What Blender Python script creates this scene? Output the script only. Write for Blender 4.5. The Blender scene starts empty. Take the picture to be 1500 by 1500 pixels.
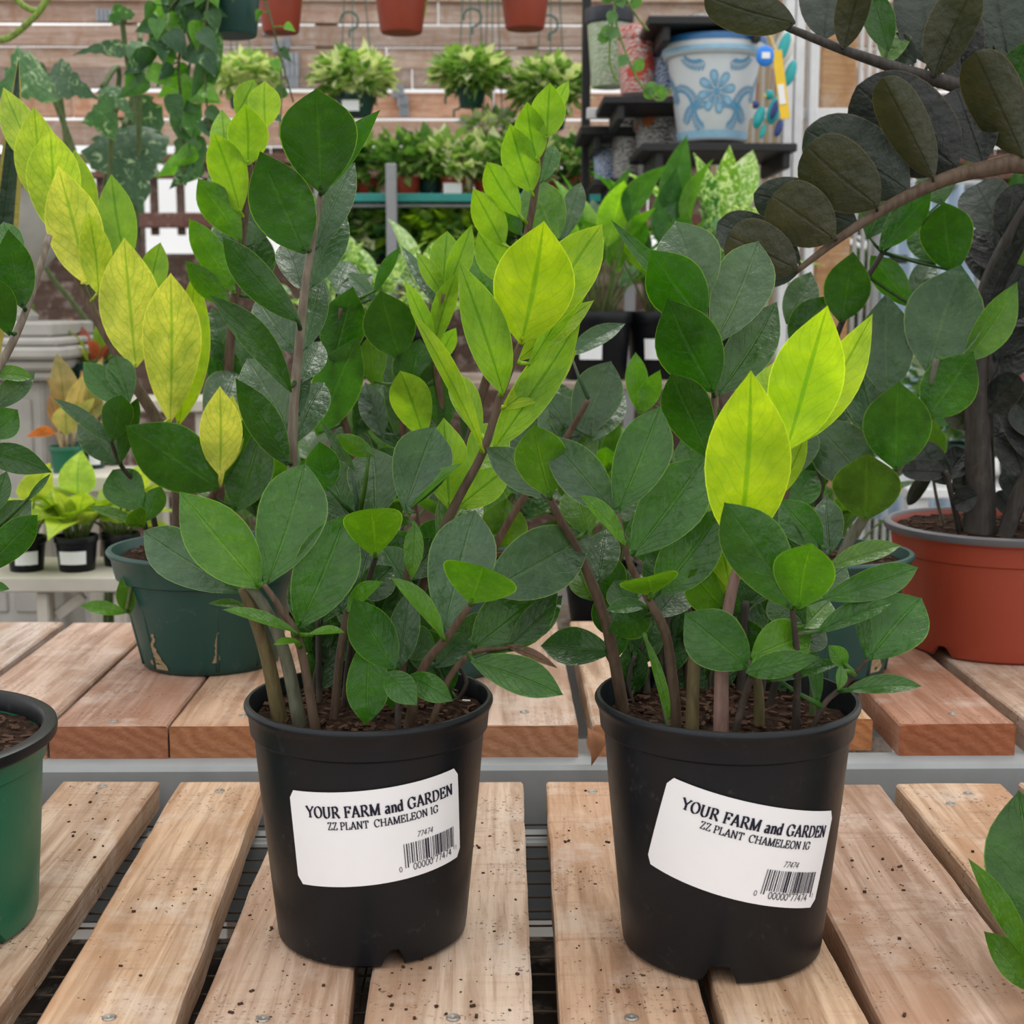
import bpy, math, random
from mathutils import Vector, Matrix, noise

random.seed(7)
SC = bpy.context.scene
COL = SC.collection
R = math.radians

# ---------------------------------------------------------------- camera
CAM = Vector((0.0, 0.0, 0.419))
PITCH, YAW, F = 8.33, 0.70, 2050.0
cd = bpy.data.cameras.new('camera')
cam = bpy.data.objects.new('camera', cd)
COL.objects.link(cam)
cam.location = CAM
cam.rotation_euler = (R(90 - PITCH), 0, R(-YAW))
cd.sensor_width = 36
cd.sensor_fit = 'HORIZONTAL'
cd.lens = 49.2
cd.clip_start = 0.02
cd.clip_end = 200
cd.dof.use_dof = True
cd.dof.focus_distance = 1.0
cd.dof.aperture_fstop = 15
SC.camera = cam
CM = cam.rotation_euler.to_matrix()
CAM_RIGHT = CM @ Vector((1, 0, 0))

# ---------------------------------------------------------------- light
world = bpy.data.worlds.new('overcast_sky')
SC.world = world
world.use_nodes = True
wn = world.node_tree
bg = wn.nodes['Background']
# overcast dome: brighter overhead than at the horizon, soft cloud structure all round
tcw = wn.nodes.new('ShaderNodeTexCoord')
sxyz = wn.nodes.new('ShaderNodeSeparateXYZ')
wn.links.new(tcw.outputs['Generated'], sxyz.inputs[0])
mr = wn.nodes.new('ShaderNodeMapRange')
wn.links.new(sxyz.outputs[2], mr.inputs[0])
mr.inputs[1].default_value, mr.inputs[2].default_value = 0.0, 1.0
mr.inputs[3].default_value, mr.inputs[4].default_value = 0.95, 2.1
cl = wn.nodes.new('ShaderNodeTexNoise')
cl.inputs['Scale'].default_value = 2.6
cl.inputs['Detail'].default_value = 4
wn.links.new(tcw.outputs['Generated'], cl.inputs['Vector'])
mr2 = wn.nodes.new('ShaderNodeMapRange')
wn.links.new(cl.outputs[0], mr2.inputs[0])
mr2.inputs[1].default_value, mr2.inputs[2].default_value = 0.3, 0.7
mr2.inputs[3].default_value, mr2.inputs[4].default_value = 0.55, 1.45
mm_ = wn.nodes.new('ShaderNodeMath')
mm_.operation = 'MULTIPLY'
wn.links.new(mr.outputs[0], mm_.inputs[0])
wn.links.new(mr2.outputs[0], mm_.inputs[1])
wn.links.new(mm_.outputs[0], bg.inputs[1])
bg.inputs[0].default_value = (1.0, 0.995, 0.985, 1)
sd = bpy.data.lights.new('sun', 'SUN')
sd.energy = 1.2
sd.angle = R(28)
sd.color = (1.0, 0.96, 0.88)
sun = bpy.data.objects.new('sun', sd)
COL.objects.link(sun)
sun.rotation_euler = (R(-34), R(12), 0)
vs = SC.view_settings
vs.view_transform = 'Standard'
vs.look = 'None'
vs.gamma = 1
vs.exposure = -0.08
vs.use_curve_mapping = False


def ray(px, py):
    return CM @ Vector(((px - 750) / F, -(py - 750) / F, -1))


def at(px, py, Y):
    """the point at forward distance Y seen at this photo position"""
    d = ray(px, py)
    return CAM + d * (Y / d.y)


def onz(px, py, z):
    d = ray(px, py)
    return CAM + d * ((z - CAM.z) / d.z)


def pxm(p):
    """metres per photo pixel at p"""
    return -(CM.transposed() @ (p - CAM)).z / F


# ---------------------------------------------------------------- mesh helpers
class MB:
    def __init__(s):
        s.v, s.f, s.m, s.uv = [], [], [], []

    def add(s, vs, fs, mi=0, uvs=None):
        o = len(s.v)
        s.v += [Vector(x) for x in vs]
        s.f += [tuple(i + o for i in f) for f in fs]
        s.m += [mi] * len(fs)
        s.uv += uvs if uvs else [(0.5, 0.5)] * len(vs)
        return s

    def box(s, c, d, mi=0, rot=None):
        c = Vector(c)
        vs = []
        for x in (-.5, .5):
            for y in (-.5, .5):
                for z in (-.5, .5):
                    p = Vector((x * d[0], y * d[1], z * d[2]))
                    vs.append(c + (rot @ p if rot else p))
        return s.add(vs, [(0, 1, 3, 2), (4, 6, 7, 5), (0, 4, 5, 1), (2, 3, 7, 6), (0, 2, 6, 4), (1, 5, 7, 3)], mi)

    def bbox(s, c, d, b=0.003, mi=0):
        """box with chamfered edges"""
        vs, fs = [], []
        hx, hy, hz = d[0] / 2, d[1] / 2, d[2] / 2
        idx = {}
        for sx in (-1, 1):
            for sy in (-1, 1):
                for sz in (-1, 1):
                    for k in range(3):
                        e = [hx, hy, hz]
                        for q in range(3):
                            if q != k:
                                e[q] -= b
                        idx[(sx, sy, sz, k)] = len(vs)
                        vs.append(Vector(c) + Vector((sx * e[0], sy * e[1], sz * e[2])))
        I = lambda a, k: idx[(a[0], a[1], a[2], k)]
        for k in range(3):
            u, w = (k + 1) % 3, (k + 2) % 3
            for sg in (-1, 1):
                q = []
                for (a, bb) in ((-1, -1), (1, -1), (1, 1), (-1, 1)):
                    t = [0, 0, 0]; t[k] = sg; t[u] = a; t[w] = bb
                    q.append(I(t, k))
                fs.append(tuple(q if sg > 0 else q[::-1]))
            for a in (-1, 1):
                for bb in (-1, 1):
                    t0 = [0, 0, 0]; t0[k] = -1; t0[u] = a; t0[w] = bb
                    t1 = list(t0); t1[k] = 1
                    fs.append((I(t0, u), I(t1, u), I(t1, w), I(t0, w)))
        for sx in (-1, 1):
            for sy in (-1, 1):
                for sz in (-1, 1):
                    fs.append(tuple(idx[(sx, sy, sz, k)] for k in range(3)))
        return s.add(vs, fs, mi)

    def tube(s, pts, rad, n=8, mi=0, caps=True):
        pts = [Vector(p) for p in pts]
        if not hasattr(rad, '__len__'):
            rad = [rad] * len(pts)
        vs, fs = [], []
        ref = None
        for i, p in enumerate(pts):
            t = (pts[min(i + 1, len(pts) - 1)] - pts[max(i - 1, 0)])
            if t.length < 1e-9:
                t = Vector((0, 0, 1))
            t.normalize()
            if ref is None:
                ref = t.orthogonal().normalized()
            ref = (ref - t * ref.dot(t))
            if ref.length < 1e-6:
                ref = t.orthogonal()
            ref.normalize()
            b = t.cross(ref)
            for k in range(n):
                a = 2 * math.pi * k / n
                vs.append(p + (ref * math.cos(a) + b * math.sin(a)) * rad[i])
        for i in range(len(pts) - 1):
            for k in range(n):
                k2 = (k + 1) % n
                fs.append((i * n + k, i * n + k2, (i + 1) * n + k2, (i + 1) * n + k))
        if caps:
            fs.append(tuple(range(n))[::-1])
            fs.append(tuple((len(pts) - 1) * n + k for k in range(n)))
        return s.add(vs, fs, mi)

    def lathe(s, prof, c=(0, 0, 0), n=48, mi=0, fn=None, close=False):
        """prof: list of (radius, z)"""
        c = Vector(c)
        vs, fs = [], []
        for i, (r, z) in enumerate(prof):
            for k in range(n):
                a = 2 * math.pi * k / n
                rr, zz = (r, z) if fn is None else fn(i, a, r, z)
                vs.append(c + Vector((math.cos(a) * rr, math.sin(a) * rr, zz)))
        for i in range(len(prof) - 1):
            for k in range(n):
                k2 = (k + 1) % n
                fs.append((i * n + k, i * n + k2, (i + 1) * n + k2, (i + 1) * n + k))
        return s.add(vs, fs, mi)


def origin_of(o):
    p = Vector((0, 0, 0))
    while o is not None:
        p += o.location
        o = o.parent
    return p


def mk(name, mb, mats, parent=None, origin=None, color=None, smooth=False, label=None, kind=None):
    if origin is None:
        xs = [v.x for v in mb.v]; ys = [v.y for v in mb.v]; zs = [v.z for v in mb.v]
        origin = Vector(((min(xs) + max(xs)) / 2, (min(ys) + max(ys)) / 2, min(zs)))
    origin = Vector(origin)
    me = bpy.data.meshes.new(name)
    me.from_pydata([tuple(v - origin) for v in mb.v], [], mb.f)
    if not isinstance(mats, (list, tuple)):
        mats = [mats]
    for m in mats:
        me.materials.append(m)
    me.polygons.foreach_set('material_index', mb.m)
    uvl = me.uv_layers.new(name='UVMap')
    li = [0] * len(me.loops)
    me.loops.foreach_get('vertex_index', li)
    flat = []
    for i in li:
        flat += mb.uv[i]
    uvl.data.foreach_set('uv', flat)
    if smooth:
        me.polygons.foreach_set('use_smooth', [True] * len(me.polygons))
    me.update()
    o = bpy.data.objects.new(name, me)
    COL.objects.link(o)
    if parent is not None:
        o.parent = parent
        o.location = origin - origin_of(parent)
    else:
        o.location = origin
    if color:
        o.color = (*color, 1)
    if label:
        o['label'] = label
    if kind:
        o['kind'] = kind
    return o


def smooth_by_angle(o, deg=35):
    me = o.data
    me.polygons.foreach_set('use_smooth', [True] * len(me.polygons))
    try:
        me.set_sharp_from_angle(angle=R(deg))
    except Exception:
        pass
    return o


def thing(name, loc, label, cat, group=None):
    o = bpy.data.objects.new(name, None)
    o.empty_display_size = 0.05
    COL.objects.link(o)
    o.location = loc
    return tag(o, label, cat, group)


def tag(o, label, cat, group=None):
    o['label'] = label
    o['category'] = cat
    if group:
        o['group'] = group
    return o


# ---------------------------------------------------------------- materials
class NT:
    def __init__(s, name):
        s.m = bpy.data.materials.new(name)
        s.m.use_nodes = True
        s.t = s.m.node_tree
        s.b = s.t.nodes['Principled BSDF']
        s.out = s.t.nodes['Material Output']

    def n(s, typ, **kw):
        nd = s.t.nodes.new(typ)
        for k, v in kw.items():
            setattr(nd, k, v)
        return nd

    def l(s, a, b):
        s.t.links.new(a, b)

    def put(s, sock, v):
        if isinstance(v, bpy.types.NodeSocket):
            s.l(v, sock)
        else:
            if isinstance(v, tuple) and len(v) == 3 and sock.type == 'RGBA':
                v = (*v, 1)
            sock.default_value = v

    def math(s, op, a, b=0.0, c=0.0, clamp=False):
        nd = s.n('ShaderNodeMath', operation=op, use_clamp=clamp)
        s.put(nd.inputs[0], a); s.put(nd.inputs[1], b)
        if len(nd.inputs) > 2:
            s.put(nd.inputs[2], c)
        return nd.outputs[0]

    def mix(s, fac, a, b, mode='MIX'):
        nd = s.n('ShaderNodeMix', data_type='RGBA', blend_type=mode)
        s.put(nd.inputs[0], fac); s.put(nd.inputs[6], a); s.put(nd.inputs[7], b)
        return nd.outputs[2]

    def noise(s, scale, vec=None, detail=3, rough=0.55, dist=0.0):
        nd = s.n('ShaderNodeTexNoise')
        nd.inputs['Scale'].default_value = scale
        nd.inputs['Detail'].default_value = detail
        nd.inputs['Roughness'].default_value = rough
        nd.inputs['Distortion'].default_value = dist
        if vec is not None:
            s.l(vec, nd.inputs['Vector'])
        return nd.outputs[0]

    def ramp(s, v, stops):
        nd = s.n('ShaderNodeValToRGB')
        e = nd.color_ramp.elements
        while len(e) < len(stops):
            e.new(0.5)
        for q, (p, c) in zip(e, stops):
            q.position = p
            q.color = (*c, 1) if len(c) == 3 else c
        s.l(v, nd.inputs[0])
        return nd.outputs[0]

    def sstep(s, v, a, b):
        nd = s.n('ShaderNodeMapRange', interpolation_type='SMOOTHSTEP')
        s.put(nd.inputs[0], v)
        nd.inputs[1].default_value = a
        nd.inputs[2].default_value = b
        return nd.outputs[0]

    def objcoord(s, scale=(1, 1, 1), rnd=True):
        tc = s.n('ShaderNodeTexCoord')
        mp = s.n('ShaderNodeMapping')
        mp.inputs['Scale'].default_value = scale
        s.l(tc.outputs['Object'], mp.inputs['Vector'])
        if rnd:
            oi = s.n('ShaderNodeObjectInfo')
            mm = s.math('MULTIPLY', oi.outputs['Random'], 37.0)
            cb = s.n('ShaderNodeCombineXYZ')
            for i in range(3):
                s.l(mm, cb.inputs[i])
            s.l(cb.outputs[0], mp.inputs['Location'])
        return mp.outputs[0]

    def bump(s, h, strength=0.3, dist=0.001):
        nd = s.n('ShaderNodeBump')
        nd.inputs['Strength'].default_value = strength
        nd.inputs['Distance'].default_value = dist
        s.l(h, nd.inputs['Height'])
        s.l(nd.outputs[0], s.b.inputs['Normal'])
        return nd.outputs[0]

    def base(s, col=None, rough=0.5, spec=0.5, metal=0.0):
        if col is not None:
            s.put(s.b.inputs['Base Color'], col)
        s.put(s.b.inputs['Roughness'], rough)
        s.b.inputs['Specular IOR Level'].default_value = spec
        s.b.inputs['Metallic'].default_value = metal
        return s.m


def plain(name, col, rough=0.5, spec=0.5, metal=0.0, var=0.15, scale=30, bump=0.0):
    t = NT(name)
    v = t.objcoord()
    n = t.noise(scale, v, 4)
    c = t.mix(n, tuple(x * (1 - var) for x in col), tuple(min(1, x * (1 + var)) for x in col))
    if bump:
        t.bump(n, bump, 0.002)
    return t.base(c, rough, spec, metal)


def leaf_material(name, vein_mul, vein_amt, trans_mul, trans, rough=0.4, margin=(0.35, 0.5, 0.08), margin_amt=0.5,
                  streak=None, spec=0.45, patch=None, vside=0.7, mott=0.15, rim=(0.955, 0.99)):
    t = NT(name)
    uv = t.n('ShaderNodeUVMap')
    sp = t.n('ShaderNodeSeparateXYZ')
    t.l(uv.outputs[0], sp.inputs[0])
    m = t.math('ABSOLUTE', t.math('MULTIPLY_ADD', sp.outputs[0], 2.0, -1.0))
    tv = sp.outputs[1]
    oi = t.n('ShaderNodeObjectInfo')
    obj = t.objcoord()
    n1 = t.noise(90, obj, 3)
    n2 = t.noise(42, obj, 2)
    base = t.mix(t.sstep(n2, 0.25, 0.75), t.mix(1.0, oi.outputs['Color'], (0.74, 0.80, 0.74), 'MULTIPLY'),
                 t.mix(1.0, oi.outputs['Color'], (1.25, 1.16, 1.2), 'MULTIPLY'))
    base = t.mix(t.math('MULTIPLY', t.sstep(t.noise(170, obj, 4, 0.7, 0.8), 0.48, 0.72), mott), base, t.mix(1.0, base, (1.9, 1.55, 2.1), 'MULTIPLY'))
    if patch:
        base = t.mix(t.sstep(t.noise(patch[1], obj, 3, 0.6, 1.0), patch[2], patch[3]), base, patch[0])
    w = t.math('ADD', t.math('MULTIPLY_ADD', tv, 8.0, t.math('MULTIPLY', m, -2.6)), t.math('MULTIPLY', n2, 1.6))
    tri = t.math('PINGPONG', w, 0.5)
    vein = t.math('SUBTRACT', 1.0, t.sstep(tri, 0.0, 0.09))
    mid = t.math('SUBTRACT', 1.0, t.sstep(m, 0.015, 0.075))
    net = t.n('ShaderNodeTexVoronoi', feature='DISTANCE_TO_EDGE')
    net.inputs['Scale'].default_value = 130
    t.l(obj, net.inputs['Vector'])
    netv = t.math('MULTIPLY', t.math('SUBTRACT', 1.0, t.sstep(net.outputs['Distance'], 0.0, 0.12)), 0.35)
    vv = t.math('MAXIMUM', t.math('MAXIMUM', t.math('MULTIPLY', vein, vside), mid), t.math('MULTIPLY', netv, vside))
    vcol = t.mix(1.0, base, vein_mul, 'MULTIPLY')
    c = t.mix(t.math('MULTIPLY', vv, vein_amt), base, vcol)
    if streak:
        sn = t.noise(60, obj, 3, 0.6, 1.5)
        c = t.mix(t.math('MULTIPLY', t.sstep(sn, streak[1], streak[1] + 0.12), streak[2]), c, streak[0])
    edge = t.math('MULTIPLY', t.sstep(m, *rim), margin_amt)
    c = t.mix(edge, c, t.mix(0.5, t.mix(1.0, oi.outputs['Color'], (3, 2.6, 2), 'MULTIPLY'), margin))
    hgt = t.math('ADD', t.math('MULTIPLY', n1, 0.7), t.math('ADD', t.math('MULTIPLY', n2, 0.9), t.math('MULTIPLY', t.math('MAXIMUM', t.math('MULTIPLY', vein, 0.25), mid), -0.16)))
    nb = t.bump(hgt, 0.9, 0.0040)
    rr = t.math('MULTIPLY_ADD', t.noise(150, obj, 4, 0.65), 0.42, rough - 0.19)
    t.base(c, rr, spec)
    tr = t.n('ShaderNodeBsdfTranslucent')
    t.l(t.mix(1.0, c, trans_mul, 'MULTIPLY'), tr.inputs[0])
    t.l(nb, tr.inputs['Normal'])
    ms = t.n('ShaderNodeMixShader')
    ms.inputs[0].default_value = trans
    t.l(t.b.outputs[0], ms.inputs[1])
    t.l(tr.outputs[0], ms.inputs[2])
    t.l(ms.outputs[0], t.out.inputs[0])
    return t.m


def wood_material(name, cross=0.35, tint=None, rough=0.75, dark=0.55, gs=(60, 3.5, 60), dirt=1.0):
    t = NT(name)
    oi = t.n('ShaderNodeObjectInfo')
    v = t.objcoord((1, 1, 1))
    vg = t.objcoord(gs)
    g2 = tuple(x * 3.2 for x in gs)
    vs_ = t.objcoord((9, 210, 9) if gs[0] > gs[1] else (210, 9, 9))
    grain = t.noise(1.0, vg, 5, 0.65, 0.9)
    fine = t.noise(1.0, t.objcoord(g2), 4, 0.7, 0.3)
    big = t.noise(7, t.objcoord((1.6, 0.45, 1)), 4, 0.6, 0.8)
    saw = t.noise(1.0, vs_, 3, 0.6)
    sawm = t.sstep(t.noise(9, v, 2), 0.42, 0.6)
    base = oi.outputs['Color'] if tint is None else tint
    base = t.mix(1.0, base, (0.84, 0.83, 0.83), 'MULTIPLY')
    mul = lambda c, k: t.mix(1.0, c, k, 'MULTIPLY')
    c = t.mix(t.sstep(grain, 0.36, 0.68), base, mul(base, (dark, dark * 0.84, dark * 0.72)))
    c = t.mix(t.math('MULTIPLY', t.sstep(fine, 0.5, 0.72), 0.55), c, mul(base, (0.5, 0.38, 0.30)))
    c = t.mix(t.math('MULTIPLY', t.sstep(big, 0.45, 0.7), 0.8), c, mul(base, (0.68, 0.52, 0.40)))
    c = t.mix(t.math('MULTIPLY', t.math('MULTIPLY', t.sstep(saw, 0.5, 0.72), sawm), cross), c, mul(base, (0.48, 0.37, 0.30)))
    pale = t.noise(17, v, 5, 0.65)
    c = t.mix(t.math('MULTIPLY', t.sstep(pale, 0.5, 0.72), 0.45), c, (0.60, 0.51, 0.44))
    dn = t.noise(330, v, 2, 0.5)
    dm = t.noise(16, v, 4, 0.65)
    speck = t.math('MULTIPLY', t.sstep(dn, 0.62, 0.67), t.sstep(dm, 0.46, 0.6))
    c = t.mix(t.math('MULTIPLY', speck, 0.8 * dirt), c, (0.05, 0.028, 0.018))
    sm = t.math('MULTIPLY', t.sstep(t.noise(70, v, 4, 0.7), 0.56, 0.72), t.sstep(dm, 0.45, 0.65))
    c = t.mix(t.math('MULTIPLY', sm, 0.4 * dirt), c, (0.13, 0.085, 0.06))
    t.bump(t.math('ADD', t.math('ADD', grain, fine), t.math('MULTIPLY', saw, 0.5)), 0.7, 0.0016)
    return t.base(c, rough, 0.25)


def end_grain(name):
    t = NT(name)
    oi = t.n('ShaderNodeObjectInfo')
    v = t.objcoord((1, 1, 1))
    w = t.n('ShaderNodeTexWave', wave_type='RINGS', rings_direction='Y')
    w.inputs['Scale'].default_value = 20
    w.inputs['Distortion'].default_value = 9
    w.inputs['Detail'].default_value = 3
    t.l(t.objcoord((1, 1, 1.6)), w.inputs['Vector'])
    n = t.noise(240, v, 3, 0.6)
    mul = lambda c, k: t.mix(1.0, c, k, 'MULTIPLY')
    c = t.mix(w.outputs[1], mul(oi.outputs['Color'], (0.78, 0.52, 0.38)), mul(oi.outputs['Color'], (0.60, 0.36, 0.25)))
    c = t.mix(t.math('MULTIPLY', n, 0.5), c, mul(oi.outputs['Color'], (0.4, 0.26, 0.18)))
    t.bump(n, 0.7, 0.002)
    return t.base(c, 0.9, 0.15)


M = {}
M['leaf'] = leaf_material('green_leaf', (1.8, 1.55, 1.3), 0.45, (2.4, 2.5, 0.35), 0.30, 0.31, spec=0.45, vside=0.24, mott=0.45)
M['lime'] = leaf_material('lime_leaf', (0.42, 0.70, 0.3), 0.8, (1.1, 1.1, 0.6), 0.5, 0.42, (0.6, 0.65, 0.15), 0.5, vside=0.38)
M['yellow_leaf'] = leaf_material('yellow_leaf', (0.40, 0.68, 0.28), 0.85, (1.1, 1.1, 0.6), 0.5, 0.42, (0.6, 0.65, 0.15), 0.5, vside=0.85)
M['raven'] = leaf_material('raven_leaf', (0.4, 0.4, 0.4), 0.5, (1.6, 1.7, 0.9), 0.2, 0.42, (0.25, 0.16, 0.08), 0.5, spec=0.5, vside=0.4)
M['snake'] = leaf_material('snake_plant_blade', (1.2, 1.2, 1.2), 0.2, (1.5, 1.6, 0.6), 0.1, 0.4, (0.62, 0.45, 0.06), 0.95, vside=0.1, rim=(0.60, 0.70))
M['varieg'] = leaf_material('variegated_leaf', (1.4, 1.3, 1.2), 0.4, (1.8, 2.0, 0.9), 0.35, 0.4,
                            patch=((0.55, 0.66, 0.36), 70, 0.45, 0.6))
M['blotch'] = leaf_material('blotched_leaf', (1.4, 1.3, 1.2), 0.5, (1.8, 2.0, 0.9), 0.3, 0.45,
                            patch=((0.3, 0.42, 0.24), 55, 0.55, 0.7))
M['wood'] = wood_material('rough_sawn_wood', 0.5)
M['endwood'] = end_grain('sawn_end_grain')
M['oldwood_x'] = wood_material('weathered_boards', 0.15, None, 0.85, 0.72, (3.5, 60, 60), 0.0)
M['oldwood'] = wood_material('weathered_wood', 0.2, None, 0.85, 0.7)


def stem_material():
    t = NT('stem_skin')
    oi = t.n('ShaderNodeObjectInfo')
    v = t.objcoord((220, 220, 50))
    n = t.noise(1.0, v, 4)
    n2 = t.noise(55, t.objcoord(), 3)
    c = t.mix(t.sstep(n, 0.35, 0.7), oi.outputs['Color'], t.mix(1.0, oi.outputs['Color'], (0.6, 0.55, 0.5), 'MULTIPLY'))
    c = t.mix(t.math('MULTIPLY', t.sstep(n2, 0.58, 0.7), 0.5), c, (0.10, 0.07, 0.05))
    t.bump(n, 0.3, 0.001)
    return t.base(c, 0.6, 0.3)


M['stem'] = stem_material()


def plastic(name, col, rough, scuff, spec=0.5):
    t = NT(name)
    v = t.objcoord()
    n = t.noise(40, v, 5, 0.65)
    n2 = t.noise(240, v, 3, 0.6)
    d = t.math('MULTIPLY', t.sstep(n, 0.52, 0.75), t.sstep(n2, 0.5, 0.7))
    c = t.mix(t.math('MULTIPLY', d, scuff), col, (0.35, 0.31, 0.27))
    r = t.math('MULTIPLY_ADD', n, 0.25, rough - 0.1)
    t.bump(n2, 0.08, 0.001)
    return t.base(c, r, spec)


M['black_plastic'] = plastic('black_plastic', (0.006, 0.0075, 0.010), 0.36, 0.10, 0.3)
M['green_plastic'] = plastic('dark_green_plastic', (0.008, 0.055, 0.045), 0.36, 0.2)
M['bright_green_plastic'] = plastic('bright_green_plastic', (0.006, 0.12, 0.06), 0.36, 0.2)
M['red_plastic'] = plastic('terracotta_plastic', (0.30, 0.045, 0.02), 0.42, 0.15)
M['white_paper'] = plain('label_paper', (0.86, 0.87, 0.90), 0.45, 0.4, var=0.03, scale=60)
M['ink'] = plain('printing_ink', (0.012, 0.012, 0.03), 0.6, 0.3)


def soil_material():
    t = NT('potting_soil')
    v = t.objcoord()
    n = t.noise(160, v, 5, 0.7)
    n2 = t.noise(420, v, 3, 0.6)
    c = t.ramp(n, [(0.3, (0.010, 0.006, 0.004)), (0.5, (0.035, 0.018, 0.011)), (0.75, (0.11, 0.06, 0.038))])
    t.bump(t.math('ADD', n, n2), 1.0, 0.006)
    return t.base(c, 0.95, 0.1)


M['soil'] = soil_material()
M['bark'] = plain('bark_chip', (0.062, 0.032, 0.02), 0.9, 0.15, var=0.6, scale=120)
M['perlite'] = plain('perlite', (0.7, 0.68, 0.64), 0.9, 0.2)
M['grey_paint'] = plain('weathered_grey_paint', (0.30, 0.315, 0.32), 0.7, 0.3, var=0.25, scale=18, bump=0.15)
M['wire'] = plain('galvanised_wire', (0.30, 0.28, 0.25), 0.5, 0.5, 0.6, var=0.3)
M['rusty_wire'] = plain('rusty_wire', (0.085, 0.06, 0.042), 0.8, 0.2, 0.0, var=0.4)
M['screw'] = plain('zinc_screw', (0.33, 0.30, 0.27), 0.4, 0.5, 0.7, var=0.35, scale=200)
M['concrete'] = plain('cast_concrete', (0.40, 0.385, 0.36), 0.9, 0.2, var=0.28, scale=14, bump=0.3)
M['ground'] = plain('concrete_ground', (0.22, 0.205, 0.19), 0.9, 0.2, var=0.25, scale=3, bump=0.2)
M['whitewood'] = plain('whitewashed_wood', (0.55, 0.51, 0.45), 0.8, 0.2, var=0.2, scale=16, bump=0.2)
M['dryleaf'] = plain('dry_leaf', (0.26, 0.12, 0.06), 0.8, 0.2, var=0.4, scale=60)

# ================================================================ the setting
FLOOR_Z = -0.80
mb = MB().add([(-14, -2.5, FLOOR_Z), (14, -2.5, FLOOR_Z), (14, 22, FLOOR_Z), (-14, 22, FLOOR_Z),
               (-14, -2.5, FLOOR_Z - .1), (14, -2.5, FLOOR_Z - .1), (14, 22, FLOOR_Z - .1), (-14, 22, FLOOR_Z - .1)],
              [(0, 1, 2, 3), (7, 6, 5, 4), (0, 4, 5, 1), (1, 5, 6, 2), (2, 6, 7, 3), (3, 7, 4, 0)])
fl = mk('floor', mb, M['ground'])
fl['kind'] = 'structure'
fl['label'] = 'pale concrete ground under the benches'


def lerp(a, b, t):
    return a + (b - a) * t


def plank(parent, l0, r0, l1, r1, top, th, color, seed, rough=0.0012, screws=(), mat='wood', end_jit=0.003):
    """one board; l0,r0 = near left/right, l1,r1 = far left/right (x, y)"""
    rg = random.Random(seed)
    mb = MB()
    N = 26
    off = rg.random() * 50
    rows = []
    for i in range(N + 1):
        t = i / N
        L = Vector((lerp(l0[0], l1[0], t), lerp(l0[1], l1[1], t)))
        Rr = Vector((lerp(r0[0], r1[0], t), lerp(r0[1], r1[1], t)))
        jl = noise.noise(Vector((t * 9 + off, 0, 0))) * rough * 1.0 + noise.noise(Vector((t * 40 + off, 5, 0))) * rough
        jr = noise.noise(Vector((t * 9 + off, 9, 0))) * rough * 1.0 + noise.noise(Vector((t * 40 + off, 3, 0))) * rough
        b = 0.0018
        ej = 0
        zt = top + noise.noise(Vector((t * 4 + off, 1, 1))) * 0.0006
        row = [(L.x + jl, L.y, top - th), (L.x + jl, L.y, zt - b), (L.x + jl + b, L.y, zt),
               (lerp(L.x, Rr.x, .33), lerp(L.y, Rr.y, .33), zt + noise.noise(Vector((t * 5, off, 0))) * .0006),
               (lerp(L.x, Rr.x, .67), lerp(L.y, Rr.y, .67), zt + noise.noise(Vector((t * 5, off, 4))) * .0006),
               (Rr.x - jr - b, Rr.y, zt), (Rr.x - jr, Rr.y, zt - b), (Rr.x - jr, Rr.y, top - th)]
        if i in (0, N):
            sg = 1 if i == 0 else -1
            row = [(x, y + sg * (0.0 if k in (0, 1, 6, 7) else 0.0) + rg.uniform(-1, 1) * end_jit * .3, z) for k, (x, y, z) in enumerate(row)]
        rows.append(row)
    vs = [v for r in rows for v in r]
    fs = []
    for i in range(N):
        for k in range(8):
            k2 = (k + 1) % 8
            fs.append((i * 8 + k, i * 8 + k2, (i + 1) * 8 + k2, (i + 1) * 8 + k))
    fs.append(tuple(range(8))[::-1])
    fs.append(tuple(N * 8 + k for k in range(8)))
    fs = [f[::-1] for f in fs]
    mb.add(vs, fs)
    mb.m[-1] = mb.m[-2] = 1
    o = mk('plank', mb, [M[mat], M['endwood']], parent, color=color)
    for (sx, sy) in screws:
        s = MB()
        s.lathe([(0.0001, -.002), (.0042, -.002), (.0044, .0004), (.0036, .0011), (.0014, .0009), (.0001, .0003)], (sx, sy, top), 12)
        mk('screw', s, M['screw'], o, smooth=False)
    return o


TOP2 = 0.034           # top of the rear bench
FRONT_END = 1.203      # far end of the front boards
fb = thing('slatted_bench', (0.05, 0.90, FLOOR_Z), 'front bench of rough pale boards over wire mesh, carrying two black pots', 'bench')
NEAR = 0.60


def edge_line(xt, xb):
    a = onz(xt, 1145, 0)
    b = onz(xb, 1500, 0)
    f = lambda y: b.x + (a.x - b.x) * (y - b.y) / (a.y - b.y)
    return f


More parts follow.
